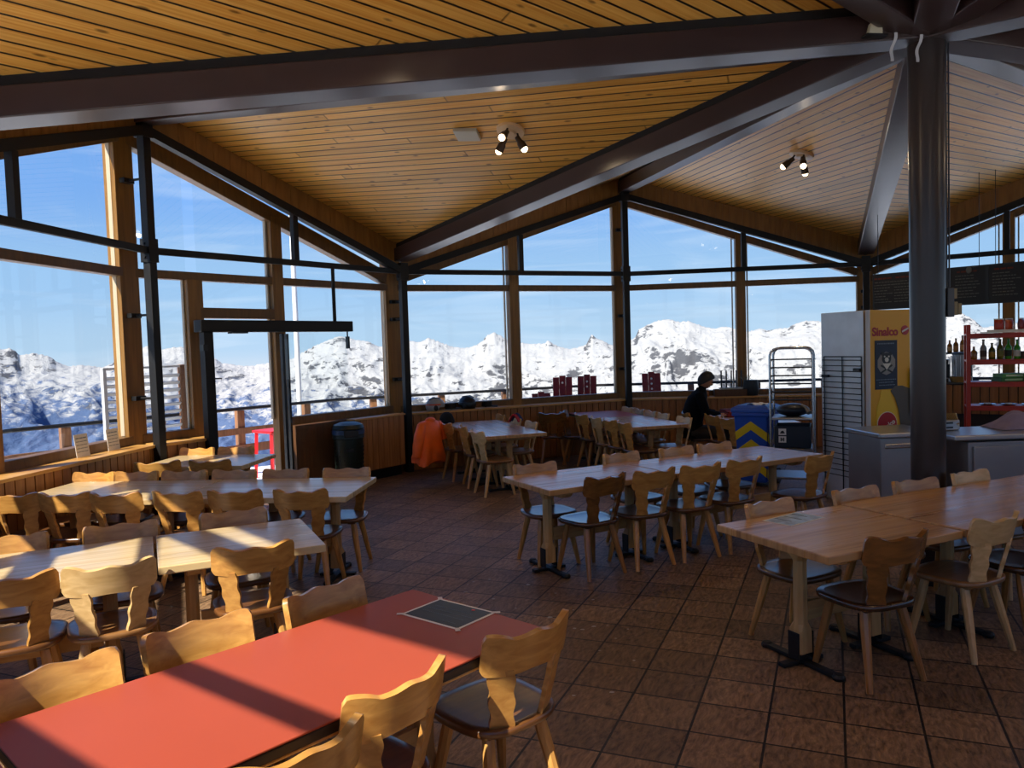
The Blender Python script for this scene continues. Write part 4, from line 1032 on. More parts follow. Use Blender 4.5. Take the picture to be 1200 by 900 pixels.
# poster: dark blue sheet with a pale round badge of an animal head over crossed staves
b = MB(); b.box((.245, -.003, 1.545), (.30, .004, .53)); po = b.build('poster', plain('poster_blue', '#16233c', .5, noise=.3, scale=6), fr, smooth=False)
b = MB(); b.cyl((.245, -.004, 1.56), (.245, -.008, 1.56), .125, None, 10); b.build('badge', plain('badge_grey', '#8c8a86', .5), po)
b = MB(); b.cyl((.245, -.007, 1.615), (.245, -.011, 1.615), .062, None, 20)
for s in (-1, 1): b.cyl((.245+s*.052, -.007, 1.665), (.245+s*.052, -.011, 1.665), .022, None, 12)
for s in (-1, 1): b.beam((.245-s*.075, -.009, 1.46), (.245+s*.075, -.009, 1.54), .004, .018)
b.build('badge_head', M['black'], po, smooth=False)
b = MB(); b.cyl((.245, -.010, 1.60), (.245, -.0135, 1.60), .026, None, 14); b.poly([(.19, -.011, 1.56), (.30, -.011, 1.56), (.245, -.011, 1.49)], (0, -.003, 0))
for s in (-1, 1): b.cyl((.245+s*.028, -.010, 1.635), (.245+s*.028, -.0135, 1.635), .010, None, 10)
b.build('badge_muzzle', M['printwhite'], po, smooth=False)
b = MB()
for z, wd in ((1.775, .24), (1.385, .27), (1.355, .2), (1.325, .2)):
    x = .245-wd/2
    while x < .245+wd/2-.01:
        ww = random.uniform(.012, .035); b.box((x+ww/2, -.006, z), (ww, .003, .014 if z > 1.5 else .009)); x += ww+.008
b.build('printed_text', M['ink'], po, smooth=False)['kind'] = 'stuff'
# big printed bottle and a dark grey hand-like shape
def flat(pts, y0, d=.0025): return [(x, y0, z) for x, z in pts], (0, -d, 0)
bt = [(.12, .70), (.10, .95), (.115, 1.08), (.16, 1.2), (.175, 1.27), (.295, 1.27), (.31, 1.2), (.37, 1.08), (.40, .95), (.40, .70)]
b = MB(); b.poly(*flat(bt, -.001)); bo = b.build('printed_bottle', plain('bottle_yellow', '#e8bc20', .35), fr, smooth=False)
b = MB(); b.poly(*flat([(.30, 1.26), (.36, 1.31), (.46, 1.31), (.585, 1.27), (.585, .70), (.47, .70), (.43, .9), (.41, 1.04), (.36, 1.18)], -.0035)); b.build('printed_hand', plain('print_taupe', '#5a5248', .5), fr, smooth=False)
b = MB(); b.cyl((.25, -.004, .90), (.25, -.007, .90), .135, None, 36); b.build('printed_label', M['printwhite'], fr)
b = MB(); b.cyl((.25, -.006, .90), (.25, -.009, .90), .128, None, 36); lb = b.build('printed_label_field', M['printred'], fr)
text('Sinalco', fr, (.255, -.0105, .88), .075, M['printwhite'], rot=(PI/2, -.5, 0), off=.002)
# wire rack standing at the steel side
wr = thing('wire_rack', 'wire tray rack standing against the steel side of the fridge', 'rack', (3.83, 8.3, 0), math.atan2(.31, .95))
b = MB()
for y in (.08, .37, .66): b.tube([(-.012, y, .0), (-.012, y, 1.64)], .006, 6)
b.tube([(-.012, .08, 1.64), (-.012, .66, 1.64)], .006, 6); b.build('frame', M['rod'], wr)
for i in range(22):
    z = .30+.062*i
    b = MB(); b.tube([(-.012, .08, z), (-.035, .08, z), (-.035, .66, z), (-.012, .66, z)], .0045, 6); b.build('runner', M['rod'], wr)
MB().box((-.03, .12, 1.50), (.03, .1, .03)).build('clip', M['black'], wr, smooth=False)
MB().box((-.03, .62, 1.42), (.03, .1, .03)).build('clip', M['black'], wr, smooth=False)

tr = thing('tray_trolley', 'steel tube tray trolley with dark rungs between the blue bin and the fridge', 'trolley', (3.36, 9.24, 0), -.40)
W2, D2 = .235, .27
for y in (-D2, D2):
    pth = [(-W2, y, .10), (-W2, y, 1.66)] + [(-W2+.09*(1-math.cos(a)), y, 1.66+.09*math.sin(a)) for a in (PI/6, PI/3, PI/2)] + [(W2-.09*(1-math.cos(a)), y, 1.66+.09*math.sin(a)) for a in (PI/2, PI/3, PI/6)] + [(W2, y, 1.66), (W2, y, .10)]
    MB().tube(pth, .0145, 12).build('hoop', M['chrome'], tr)
for i in range(6):
    z = 1.62-.095*i
    b = MB(); b.tube([(-W2, -D2, z), (W2, -D2, z)], .009, 8); b.build('rung', M['rod'], tr)
    b = MB(); b.tube([(W2, -D2, z-.02), (W2, D2, z-.02)], .009, 8); b.tube([(-W2, -D2, z-.02), (-W2, D2, z-.02)], .007, 8); b.build('side_rail', M['rod'], tr)
for z in (.92, .56, .22):
    b = MB(); b.box((0, 0, z), (2*W2-.02, 2*D2-.02, .025)); b.tube([(-W2, -D2, z), (W2, -D2, z)], .013, 8); b.build('shelf', M['stainless'], tr, smooth=False)
for x in (-W2, W2):
    for y in (-D2, D2):
        b = MB(); b.cyl((x-.012, y, .05), (x+.012, y, .05), .05, None, 16); b.cyl((x, y, .05), (x, y, .12), .011, None, 8); b.build('castor', M['black'], tr)
t = thing('rubbish_bag', 'dark bag lying on the upper shelf of the tray trolley', 'bag', (3.36, 9.24, .933), -.4)
b = MB(); b.sphere((0, 0, .075), .19, 20, 12, (1.0, .9, .42)); o = b.build('sack', plain('bag_dark', '#141a26', .35, bump=.6, scale=14), t)
MB().tube([(.10, -.05, .12), (.15, -.09, .10), (.19, -.14, .05)], [.03, .02, .03], 8).build('knot', plain('bag_tie', '#8a8478', .6), t)
t = thing('plastic_crate', 'dark crate with a white pictogram sticker on the trolley lower shelf', 'crate', (3.36, 9.24, .573), -.4)
b = MB(); b.box((0, 0, .012), (.40, .42, .02))
for sx in (-1, 1): b.box((sx*.195, 0, .13), (.012, .42, .25))
for sy in (-1, 1): b.box((0, sy*.205, .13), (.40, .012, .25))
b.build('shell', plain('crate_navy', '#171c2a', .5), t, smooth=False, bevel=.004)
b = MB(); b.box((-.11, -.2125, .19), (.085, .002, .075)); b.box((-.11, -.2125, .10), (.085, .002, .075)); st_ = b.build('sticker', M['white'], t, smooth=False)
b = MB(); b.poly([(-.14, -.214, .17), (-.12, -.214, .20), (-.10, -.214, .205), (-.08, -.214, .17)], (0, -.001, 0)); b.box((-.125, -.2145, .10), (.012, .001, .045)); b.box((-.11, -.2145, .10), (.012, .001, .03)); b.box((-.095, -.2145, .10), (.012, .001, .045)); b.build('pictogram', M['black'], t, smooth=False)

wb = thing('wheelie_bin', 'blue wheelie bin with yellow chevrons behind the mid-room table', 'bin', (3.12, 9.86, 0), -.60)
M['binblue'] = plain('bin_blue', '#1a50b4', .38, noise=.06); M['yel'] = plain('chevron_yellow', '#e6c400', .45)
b = MB(); b.rings([[Vector((sx*wd, sy*dp, z)) for sx, sy in ((-1, -1), (1, -1), (1, 1), (-1, 1))] for z, wd, dp in ((.06, .175, .20), (.93, .215, .26))]); b.build('body', M['binblue'], wb, smooth=False, bevel=.02)
b = MB(); b.box((0, 0, .925), (.47, .56, .05)); b.build('rim', M['binblue'], wb, smooth=False, bevel=.012)
b = MB(); b.rings([[Vector((sx*wd, sy*dp, z)) for sx, sy in ((-1, -1), (1, -1), (1, 1), (-1, 1))] for z, wd, dp in ((.95, .245, .29), (1.0, .24, .285), (1.035, .18, .21))]); b.build('lid', M['binblue'], wb, smooth=False, bevel=.01)
MB().cyl((-.2, .32, .97), (.2, .32, .97), .018, None, 12).build('grip', M['binblue'], wb)
for sx in (-1, 1): MB().cyl((sx*.2-.02, .2, .1), (sx*.2+.02, .2, .1), .1, None, 20).build('wheel', M['black'], wb)
def bface(x, z): # front face of the tapering body
    q = (z-.06)/.87; return Vector((x*(.175+.04*q)/.215, -(.20+.06*q)-.002, z))
for z0 in (.70, .47, .24):
    b = MB()
    for s in (-1, 1): b.poly([bface(0, z0+.14), bface(s*.21, z0), bface(s*.21, z0-.11), bface(0, z0+.03)], (0, -.003, 0))
    b.build('chevron', M['yel'], wb, smooth=False)
    def sface(y, z): return Vector(((.175+.04*(z-.06)/.87)+.002, y*(.20+.06*(z-.06)/.87)/.26, z))
    MB().poly([sface(-.25, z0), sface(-.02, z0-.12), sface(-.02, z0-.23), sface(-.25, z0-.11)], (.003, 0, 0)).build('chevron', M['yel'], wb, smooth=False)
b = MB(); b.slab(lambda i, j: ((-.1+.22*i, -.12+.2*j, 1.042+.02*math.sin(i*7)*math.cos(j*5)), (0, 0, 1)), 8, 6, .006); tag(b.build('crumpled_paper', M['white']), 'crumpled white paper lying on the blue bin lid', 'paper')
bpy.data.objects['crumpled_paper'].matrix_basis = T((3.12, 9.84, 0), -.6)

# boxes on the window ledge beyond the seated person
w2 = Wall(2, 0)
t = thing('cutlery_box', 'wooden box with five upright steel rods on the window ledge', 'box', w2.P(.44, .90, .17), w2.ang)
b = MB(); b.box((0, 0, .01), (.54, .2, .02))
for sy in (-1, 1): b.box((0, sy*.094, .06), (.54, .012, .12))
for sx in (-1, 1): b.box((sx*.264, 0, .06), (.012, .2, .12))
b.build('tray', M['darkpanel'], t, smooth=False)
b = MB(); b.box((.02, .02, .10), (.38, .1, .06)); b.box((.02, .02, .14), (.4, .12, .012)); b.build('rack_base', M['printwhite'], t, smooth=False)
for i in range(5): MB().cyl((-.14+.085*i, .02, .13), (-.14+.085*i, .02, .44), .013, None, 10).build('steel_rod', M['steelgrey'], t)
t = thing('planter_bag', 'black bag with a small dry plant on the ledge by the window post', 'bag', w2.P(.528, .90, .15), w2.ang)
b = MB(); b.lathe([(.12, 0), (.135, .05), (.13, .18), (.12, .27)], n=20, sx=1, sy=.7); b.build('bag', M['black'], t)
b = MB()
for i in range(14):
    a = random.uniform(0, 2*PI); b.tube([(-.09, 0, .22), (-.09+.06*math.cos(a), .05*math.sin(a), .30), (-.10+.11*math.cos(a), .08*math.sin(a), .33+random.uniform(-.04, .05))], [.004, .004, .002], 5)
b.build('dry_stems', plain('dry_plant', '#8a8a78', .9), t)

# counter line behind the column
cl = thing('under_counter_cooler', 'low stainless cooler standing in front of the yellow fridge', 'cooler', (3.78, 7.68, 0), .1)
b = MB(); b.box((0, 0, .47), (.60, .58, .82)); b.build('cabinet', M['stainless'], cl, smooth=False, bevel=.01)
b = MB(); b.box((0, 0, .905), (.66, .64, .05)); b.build('worktop', M['bright'], cl, smooth=False, bevel=.012)
b = MB(); b.box((0, -.295, .80), (.52, .02, .05)); b.build('door_handle', M['chrome'], cl, smooth=False, bevel=.01)
b = MB(); b.box((0, 0, .03), (.54, .5, .06)); b.build('plinth', M['black'], cl, smooth=False)
ct = thing('serving_counter', 'long stainless serving counter past the column below the menu boards', 'counter', (5.45, 7.52, 0), .03)
b = MB(); b.box((0, 0, .45), (2.42, .60, .78)); b.build('cabinet', M['stainless'], ct, smooth=False, bevel=.01)
for i in range(3):
    x = -.8+.8*i
    b = MB(); b.box((x, -.31, .45), (.74, .025, .7)); dd = b.build('cabinet_door', M['stainless'], ct, smooth=False, bevel=.008)
    MB().box((x+.28, -.33, .62), (.14, .02, .03)).build('door_handle', M['chrome'], dd, smooth=False, bevel=.006)
b = MB(); b.box((-.05, 0, .885), (2.62, .68, .05)); b.build('worktop', M['bright'], ct, smooth=False, bevel=.012)
b = MB(); b.box((0, 0, .03), (2.3, .5, .06)); b.build('plinth', M['black'], ct, smooth=False)
t = thing('card_terminal', 'small chrome till printer on the counter beside the column', 'till', (4.28, 7.62, .912), .2)
b = MB(); b.box((0, 0, .05), (.2, .16, .1)); b.build('body', M['stainless'], t, smooth=False, bevel=.012)
b = MB(); b.beam((.03, -.06, .05), (.09, .05, .15), .12, .03); b.build('screen', M['chrome'], t, smooth=False, bevel=.006)
b = MB()
for z in (.03, .075): b.box((-.03, -.082, z), (.09, .006, .018))
b.build('slot', M['black'], t, smooth=False)

# menu boards hanging from the roof behind the counter
M['slate'] = plain('slate_board', '#0d0d0e', .55); M['chalk'] = plain('chalk', '#64645f', .9); M['chalkred'] = plain('chalk_red', '#6a2c1a', .9)
mbd = Vector((.66, -.75, 0)).normalized(); mb0 = Vector((4.98, 10.5, 0)); ang = math.atan2(mbd.y, mbd.x)
for i, (u, wd, lab) in enumerate(((.24, .56, 'black chalk menu board half hidden by the column'), (.93, .78, 'black chalk menu board beside the column with a pale magnet'), (1.74, .8, 'black chalk menu board at the far end from the column'))):
    c = mb0 + mbd*u
    t = thing('menu_board', lab, 'menu board', (c.x, c.y, 2.22), ang, 'chalk menu boards')
    b = MB(); b.box((0, 0, .23), (wd, .02, .46)); b.build('board', M['slate'], t, smooth=False, bevel=.004)
    f = MB()
    for s in (-1, 1): f.box((s*(wd/2), 0, .23), (.02, .03, .48)); 
    for z in (0, .46): f.box((0, 0, z), (wd, .03, .02))
    f.build('frame', M['black'], t, smooth=False)
    ln = MB(); hd = MB(); rnd = random.Random(i+3)
    for cx_ in (-.25, .25):
        x = cx_*wd-.13
        while x < cx_*wd+.08:
            ww = rnd.uniform(.03, .07); hd.box((x+ww/2, -.0125, .405), (ww, .003, .02)); x += ww+.012
        for r in range(8):
            x = cx_*wd-.15
            while x < cx_*wd+rnd.uniform(.0, .16):
                ww = rnd.uniform(.015, .05); ln.box((x+ww/2, -.0125, .355-.038*r), (ww, .003, .010)); x += ww+.01
    ln.build('chalk_lines', M['chalk'], t, smooth=False); hd.build('chalk_heading', M['chalkred'], t, smooth=False)
    if i == 1: MB().sphere((.20, -.014, .42), .035, 12, 8, (1, .3, 1.2)).build('magnet', M['chalk'], t)
    hg = MB()
    for s in (-1, 1): hg.cyl((s*wd*.4, 0, .47), (s*wd*.4, 0, 1.6), .004, None, 6)
    hg.build('hanging_wire', M['rod'], t)

# switch boxes and conduit on the column
t = thing('switch_box_set', 'grey conduit with switch boxes fixed to the brown column', 'switch boxes', (CX+.135, CY-.03, 2.0))
MB().cyl((-.01, 0, .21), (-.01, 0, 2.15), .009, None, 8).build('conduit', M['steelgrey'], t)
MB().cyl((.012, 0, .21), (.012, 0, 2.12), .006, None, 8).build('conduit', M['steelgrey'], t)
MB().box((.012, 0, .095), (.05, .05, .215)).build('switch_box', plain('box_grey', '#4a4e54', .4), t, smooth=False, bevel=.004)
for x, z, h in ((.05, .16, .075), (.055, .05, .1), (.085, .045, .085)): MB().box((x, 0, z), (.028, .03, h)).build('socket', plain('box_beige_%d' % int(x*1000), '#8a7c58', .45), t, smooth=False, bevel=.004)

# folded paper box and loose tape up on the beams by the column
pv = Vector((2.62, 5.70, 4.03))
t = tag(MB().rings([[Vector((x, y, z)) for x, y in ((-.05, -.03), (.05, -.03), (.05, .03), (-.05, .03))] for z in (0,)] + [[Vector((x*.75+.01, y, .085)) for x, y in ((-.05, -.03), (.05, -.03), (.05, .03), (-.05, .03))]]).build('paper_cup', plain('cup_cream', '#cfc4a6', .7), smooth=False, bevel=.006), 'small cream paper cup tucked on the long beam near the column top', 'cup')
dA = (V(-1)-HUB).normalized(); nA = Vector((-dA.y, dA.x, 0)); 
if nA.y > 0: nA = -nA
pp = HUB + dA*.52
t.location = (pp + nA*.155 + Vector((0, 0, 3.99)))
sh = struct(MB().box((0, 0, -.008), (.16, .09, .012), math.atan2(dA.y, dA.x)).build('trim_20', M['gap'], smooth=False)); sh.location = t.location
for i, (r, sgn) in enumerate(((.34, 0), (.14, 0))):
    pp = HUB + dA*r + nA*.13
    b = MB(); z0 = 3.99 - .0*r
    f = lambda a, c, i=i: ((.012*math.sin(a*6+i)+(.05*a if i == 0 else 0)*-1, .0+.01*a, -.22*a+.006*math.sin(c*3)) if False else (-.035*a + .022*(c-.5) + .008*math.sin(a*8), -.012+.01*math.sin(a*3), .02-.20*a), (0, -1, .1))
    b.slab(f, 14, 2, .003)
    o = tag(b.build('tape_strip', plain('tape_white_%d' % i, '#c4c4c6', .5)), ('longer loose white tape strip hanging from the beams near the column', 'short loose white tape strip hanging right at the column top')[i], 'tape strip', 'loose tape strips')
    o.matrix_basis = T((pp.x, pp.y, 4.0), 0)

# pale crumbs trodden over the floor in front of the red table
b = MB()
for i in range(46):
    x, y = random.gauss(-.1, .45), random.gauss(5.3, .5)
    r = random.uniform(.006, .02); b.sphere((x, y, .002), r, 7, 4, (1, random.uniform(.4, 1), .25))
o = b.build('crumbs', plain('crumb_white', '#a8a49e', .9)); o['kind'] = 'stuff'; o['label'] = 'pale crumbs scattered on the brown floor tiles before the red table'; o['category'] = 'crumbs'
# ------------------------------------------------------------------ back bar and red shelf
w3 = Wall(3, 0)
bb_ = thing('back_counter', 'wooden boarded back counter under the windows beside the red shelf', 'counter', w3.P(.42, 0, -.36), w3.ang)
L3_ = 2.4
b = MB(); n_ = 20
for i in range(n_): b.box((-L3_/2+L3_*(i+.5)/n_, -.0, .85), (L3_/n_-.012, .02, .44))
b.build('front_boards', M['wains'], bb_, smooth=False)
b = MB(); b.box((0, .16, 1.095), (L3_+.04, .40, .03)); b.build('worktop', plain('worktop_grey', '#4a4642', .4), bb_, smooth=False, bevel=.006)
b = MB(); b.box((0, .19, .55), (L3_, .3, 1.06)); b.build('carcass', plain('bar_dark', '#1c1210', .6), bb_, smooth=False)
def rel(o, x, y, z): return o.matrix_basis @ Vector((x, y, z))
# steel canister in a basket on the counter
q = rel(bb_, -.27, .10, 1.11)
t = thing('steel_canister', 'ribbed steel canister standing in a shallow basket on the back counter', 'canister', q)
MB().lathe([(.13, 0), (.15, .06), (.15, .085), (.1, .085)], n=24).build('basket', plain('basket_straw', '#8a6a34', .8, bump=.4, scale=40), t)
b = MB(); b.lathe([(.10, .03), (.11, .09), (.11, .42)], n=24); b.build('body', M['stainless'], t)
b = MB()
for i in range(12):
    a = 2*PI*i/12; b.cyl((.111*math.cos(a), .111*math.sin(a), .09), (.111*math.cos(a), .111*math.sin(a), .40), .008, None, 6)
b.build('rib', M['chrome'], t)
MB().lathe([(.115, .42), (.115, .45), (.09, .46), (0, .465)], n=24).build('lid', plain('canister_lid', '#3a4858', .35), t)
t = thing('coffee_machine', 'black machine on the back counter right behind the column', 'coffee machine', rel(bb_, -.53, .12, 1.11), w3.ang)
b = MB(); b.box((0, 0, .03), (.22, .28, .06)); b.box((0, .08, .17), (.22, .12, .24)); b.box((0, 0, .31), (.22, .28, .08)); b.build('body', M['black'], t, smooth=False, bevel=.012)
MB().cyl((0, -.06, .27), (0, -.06, .22), .03, None, 14).build('spout', M['chrome'], t)
MB().box((0, -.06, .065), (.16, .12, .01)).build('drip_tray', M['chrome'], t, smooth=False)

def bottle(loc, h, r, body, capc, label, labc=None, group='bottles at the bar'):
    t = thing('bottle', label, 'bottle', loc, random.uniform(0, 6), group)
    MB().lathe([(r*.9, 0), (r, .01), (r, h*.55), (r*.85, h*.63), (r*.38, h*.74), (r*.34, h*.92), (r*.40, h*.925), (r*.40, h*.95)], n=18).build('glass_body', body, t)
    MB().lathe([(r*.42, h*.93), (r*.42, h), (0, h)], n=14).build('cap', plain('cap_'+label[:12], capc, .4), t)
    if labc: MB().lathe([(r*1.01, h*.14), (r*1.025, h*.15), (r*1.025, h*.44), (r*1.01, h*.45)], n=18).build('paper_label', plain('lab_'+label[:12], labc, .6), t)
    return t
gl = lambda nm, c: plain('bottle_'+nm, c, .12)
G = {'dark': gl('dark', '#16140f'), 'amber': gl('amber', '#8a5a20'), 'green': gl('green', '#3f9a2c'), 'olive': gl('olive', '#5a5a1c'), 'clear': gl('clear', '#9c968a')}
# narrow bottle shelf on the window behind the column
bs_ = thing('bottle_shelf', 'dark narrow shelf behind the column carrying four bottles', 'shelf', rel(bb_, -.40, .27, 1.55), w3.ang)
MB().box((0, 0, .0), (.56, .14, .025)).build('board', M['black'], bs_, smooth=False)
b = MB()
for x in (-.26, .26): b.box((x, 0, -.22), (.02, .12, .42))
b.build('support', M['black'], bs_, smooth=False)
for i, (x, h, k, cc, lc, lab) in enumerate(((-.13, .32, 'dark', '#101010', None, 'tall dark bottle next to the column on the narrow shelf'), (-.035, .19, 'amber', '#141414', '#c8a878', 'short amber bottle with black cap, second on the narrow shelf'),
        (.05, .22, 'amber', '#2a2a2a', '#b07c40', 'amber bottle with rounded shoulders, third on the narrow shelf'), (.14, .26, 'amber', '#202020', '#d89858', 'amber bottle with orange label beside the red shelf upright'))):
    p = rel(bs_, x, 0, .0126); bottle(p, h, .036, G[k], cc, lab, lc)

M['shelfred'] = plain('shelf_red', '#b03018', .4)
rs_ = thing('red_shelf_unit', 'red metal shelf unit with bottles and goods beyond the counter', 'shelf unit', (6.22, 9.30, 0), -.45)
SW, SD = 1.3, .36
for sx in (-1, 1):
    for sy in (-1, 1): MB().box((sx*(SW/2-.02), sy*(SD/2-.02), .98), (.045, .045, 1.96)).build('upright', M['shelfred'], rs_, smooth=False, bevel=.004)
SH = [.42, .97, 1.26, 1.53, 1.85]
for z in SH:
    b = MB(); b.box((0, 0, z-.012), (SW, SD, .024)); b.box((0, -SD/2+.01, z-.035), (SW, .02, .05)); b.build('shelf_board', M['shelfred'], rs_, smooth=False, bevel=.004)
def on(x, y, z): return rel(rs_, x, y, z+.0005)
for i, (x, h, k, cc, lc, lab) in enumerate(((-.56, .16, 'amber', '#d87020', None, 'tiny amber bottle at the red upright'), (-.46, .245, 'clear', '#202018', '#4a3a30', 'brown-labelled bottle on the red shelf, first in the bottle row'), (-.37, .20, 'olive', '#202018', '#a88424', 'short olive bottle with yellow label on the red shelf'),
        (-.285, .245, 'olive', '#181812', '#7a7830', 'tall olive bottle in the red shelf bottle row'), (-.20, .245, 'green', '#2c8a20', '#14200c', 'bright green bottle with dark label on the red shelf'), (-.11, .235, 'green', '#1e5a18', '#d8d8c8', 'green bottle with white label, last of the red shelf row'))):
    bottle(on(x, -.02, 1.53), h, .036, G[k], cc, lab, lc)
t = thing('goods_tray', 'white price rail tray lying above the bottle row on the red shelf', 'tray', on(-.2, -.1, 1.85)); b = MB(); b.box((0, 0, .008), (.62, .14, .012)); b.box((0, -.07, .02), (.62, .006, .035)); b.build('tray', M['printwhite'], t, smooth=False)
cs = [('#a03020', 'rust red'), ('#b84a20', 'orange red'), ('#7a1c18', 'deep red')]
for i in range(9):
    c, nm = cs[i % 3]; x = -.30+.115*i
    t = thing('snack_packet', ('%s snack packet heaped on top of the red shelf' % nm), 'snack packet', on(x, .04*((i % 2)*2-1), 1.85 + (.02 if x < .12 else .0)), .3*i, 'snack packets on the top shelf %d' % (i % 3))
    def f(u, v, s=1): 
        k = (1-(2*u-1)**2)**.5*(1-(2*v-1)**2)**.4
        return k
    b = MB(); b.grid(lambda u, v: (-.06+.12*u, -.035*f(u, v)-.001, .14*v), 8, 8); b.grid(lambda u, v: (-.06+.12*u, .035*f(u, v)+.001, .14*v), 8, 8)
    b.build('bag', plain('packet_%d' % i, c, .3), t); MB().box((0, 0, .145), (.12, .006, .014)).build('seal', M['printwhite'], t, smooth=False)
for i, (x, c, lab) in enumerate(((-.02, '#3f7a34', 'green flat carton lower of two on the red shelf'), )):
    pass
def box(name, x, y, z, s, c, label, lid, group=None, rz=0):
    t = thing(name, label, 'box', on(x, y, z), rz, group)
    MB().box((0, 0, s[2]/2), s).build('carton', plain('carton_'+label[:14], c, .5), t, smooth=False, bevel=.004)
    MB().box((0, -s[1]/2-.001, s[2]/2), (s[0]*.7, .003, s[2]*.4)).build('print_panel', plain('print_'+label[:14], lid, .5), t, smooth=False)
box('goods_box', -.20, -.03, 1.26, (.30, .2, .05), '#2f6a2c', 'flat dark green carton, lower of the two green ones', '#9cc090')
box('goods_box', -.19, -.03, 1.311, (.29, .19, .045), '#5a9a4c', 'flat light green carton lying on the dark green one', '#d0e0c0')
box('goods_box', .08, -.05, 1.26, (.16, .16, .14), '#2a1214', 'small black-red box beside the green cartons', '#7a2018')
box('goods_box', .30, -.03, 1.26, (.2, .2, .12), '#5a1c18', 'wine red box on the green carton shelf', '#b08050')
box('goods_box', .02, -.02, 1.53, (.15, .2, .09), '#6a625a', 'grey brown box after the bottles on the red shelf', '#9a8a7a')
box('goods_box', .22, -.02, 1.53, (.2, .2, .11), '#a87848', 'tan box at the end of the bottle row', '#e0d0b0')
for i in range(4):
    t = thing('flat_dish', ('metal dish with folded napkin, %s on the lower red shelf' % ORD[i]), 'dish', on(-.42+.22*i, -.04, .97), 0, 'dishes on the lower red shelf')
    MB().lathe([(.05, 0), (.085, .012), (.09, .018), (.08, .016), (.04, .006)], n=20).build('dish', M['chrome'], t)
    MB().box((0, 0, .02), (.07, .05, .015), .4*i).build('napkin', M['white'], t, smooth=False)
bgm = plain('lilac_cloth', '#8a7c94', .8, noise=.15)
t = thing('lilac_jacket', 'lilac cloth heaped at the end of the serving counter', 'cloth', (5.05, 7.62, .911))
b = MB(); b.grid(lambda u, v: (-.32+.64*u, -.2+.4*v, max(0.004, .14*math.sin(PI*u)**.7*math.sin(PI*v)**.6*(1+.35*math.sin(u*11+v*5)*math.cos(v*9)))), 26, 18); b.grid(lambda u, v: (-.32+.64*u, -.2+.4*v, .002), 2, 2); b.build('fabric', bgm, t)
MB().tube([(.24, -.05, .05), (.36, -.10, .035), (.46, -.12, .03)], [.05, .045, .035], 12).build('sleeve', bgm, t)
# ------------------------------------------------------------------ the seated person in black
def skin_mesh(name, pts, edges, radii, mat, parent, sub=2, root=0):
    me = bpy.data.meshes.new(name); me.from_pydata([tuple(p) for p in pts], edges, []); me.update()
    o = bpy.data.objects.new(name, me); COL.objects.link(o); o.parent = parent
    me.materials.append(mat)
    sk = o.modifiers.new('skin', 'SKIN'); sk.use_smooth_shade = True
    ly = me.skin_vertices[0].data if me.skin_vertices else None
    if ly is None:
        bpy.context.view_layer.objects.active = o
        me.attributes
    for i, r in enumerate(radii):
        me.skin_vertices[0].data[i].radius = r if isinstance(r, tuple) else (r, r)
        me.skin_vertices[0].data[i].use_root = (i == root)
    ss = o.modifiers.new('sub', 'SUBSURF'); ss.levels = sub; ss.render_levels = sub
    return o
pr = thing('person', 'person in black jacket with short dark hair sitting bent over the table', 'person', (2.62, 11.33, 0), -.05)
skin = plain('skin', '#b8805e', .5); jacket = plain('black_jacket', '#08080a', .9, spec=.15, bump=.3, scale=9); trou = plain('brown_trousers', '#2c221c', .8); hair = plain('dark_hair', '#0d0a09', .6, bump=.6, scale=40)
# local frame: +x is where the person faces, seat at .46
P_ = []; E_ = []; R_ = []
def nd(p, r, par=None):
    P_.append(Vector(p)); R_.append(r)
    if par is not None: E_.append((par, len(P_)-1))
    return len(P_)-1
# the whole body is one skinned surface (mostly under clothing)
pel = nd((0, 0, .55), (.15, .12)); bel = nd((.02, 0, .72), (.145, .115), pel); che = nd((.06, 0, .93), (.165, .125), bel); upc = nd((.11, 0, 1.07), (.13, .10), che)
nk = nd((.155, 0, 1.15), .055, upc); hb = nd((.185, 0, 1.21), .06, nk)
for s in (-1, 1):
    sh = nd((.10, s*.16, 1.07), .068, upc); el = nd((.17, s*.24, .84), .05, sh); fo = nd((.29, s*.19, .80), .042, el); wr = nd((.40, s*.13, .79), .031, fo)
    hp = nd((.03, s*.10, .50), .10, pel); kn = nd((.44, s*.13, .50), .072, hp); ca = nd((.43, s*.13, .28), .058, kn); an = nd((.40, s*.13, .09), .042, ca); ft = nd((.50, s*.14, .045), .038, an); nd((.58, s*.145, .035), .028, ft)
body = skin_mesh('body', P_, E_, R_, jacket, pr)
# clothing pieces over the body: trousers shell and jacket skirt, shoes
def limb(name, pts, rad, mat): return MB().tube(pts, rad, 16).build(name, mat, pr, angle=70)
for s in (-1, 1):
    limb('trouser_leg', [(-.02, s*.09, .52), (.15, s*.115, .515), (.32, s*.125, .51), (.45, s*.13, .50), (.475, s*.13, .44), (.455, s*.13, .28), (.425, s*.13, .10)], [.115, .112, .10, .088, .083, .075, .066], trou)
    limb('shoe', [(.36, s*.13, .045), (.42, s*.132, .055), (.52, s*.142, .045), (.62, s*.148, .034)], [.045, .052, .046, .03], M['black'])
b = MB(); RR_ = []
for z, w_, d_, ox in ((.46, .205, .175, -.015), (.56, .20, .17, -.005), (.68, .185, .155, .012), (.82, .195, .155, .035), (.95, .205, .155, .065), (1.05, .19, .135, .10), (1.12, .12, .095, .135), (1.155, .075, .072, .152), (1.185, .07, .068, .16)):
    RR_.append([Vector((ox+d_*math.cos(2*PI*i/32)*(1+.03*math.sin(6*PI*i/16+z*20)), w_*math.sin(2*PI*i/32)*(1+.02*math.sin(4*PI*i/16+z*31)), z)) for i in range(32)])
b.rings(RR_); b.build('jacket', jacket, pr, angle=70)
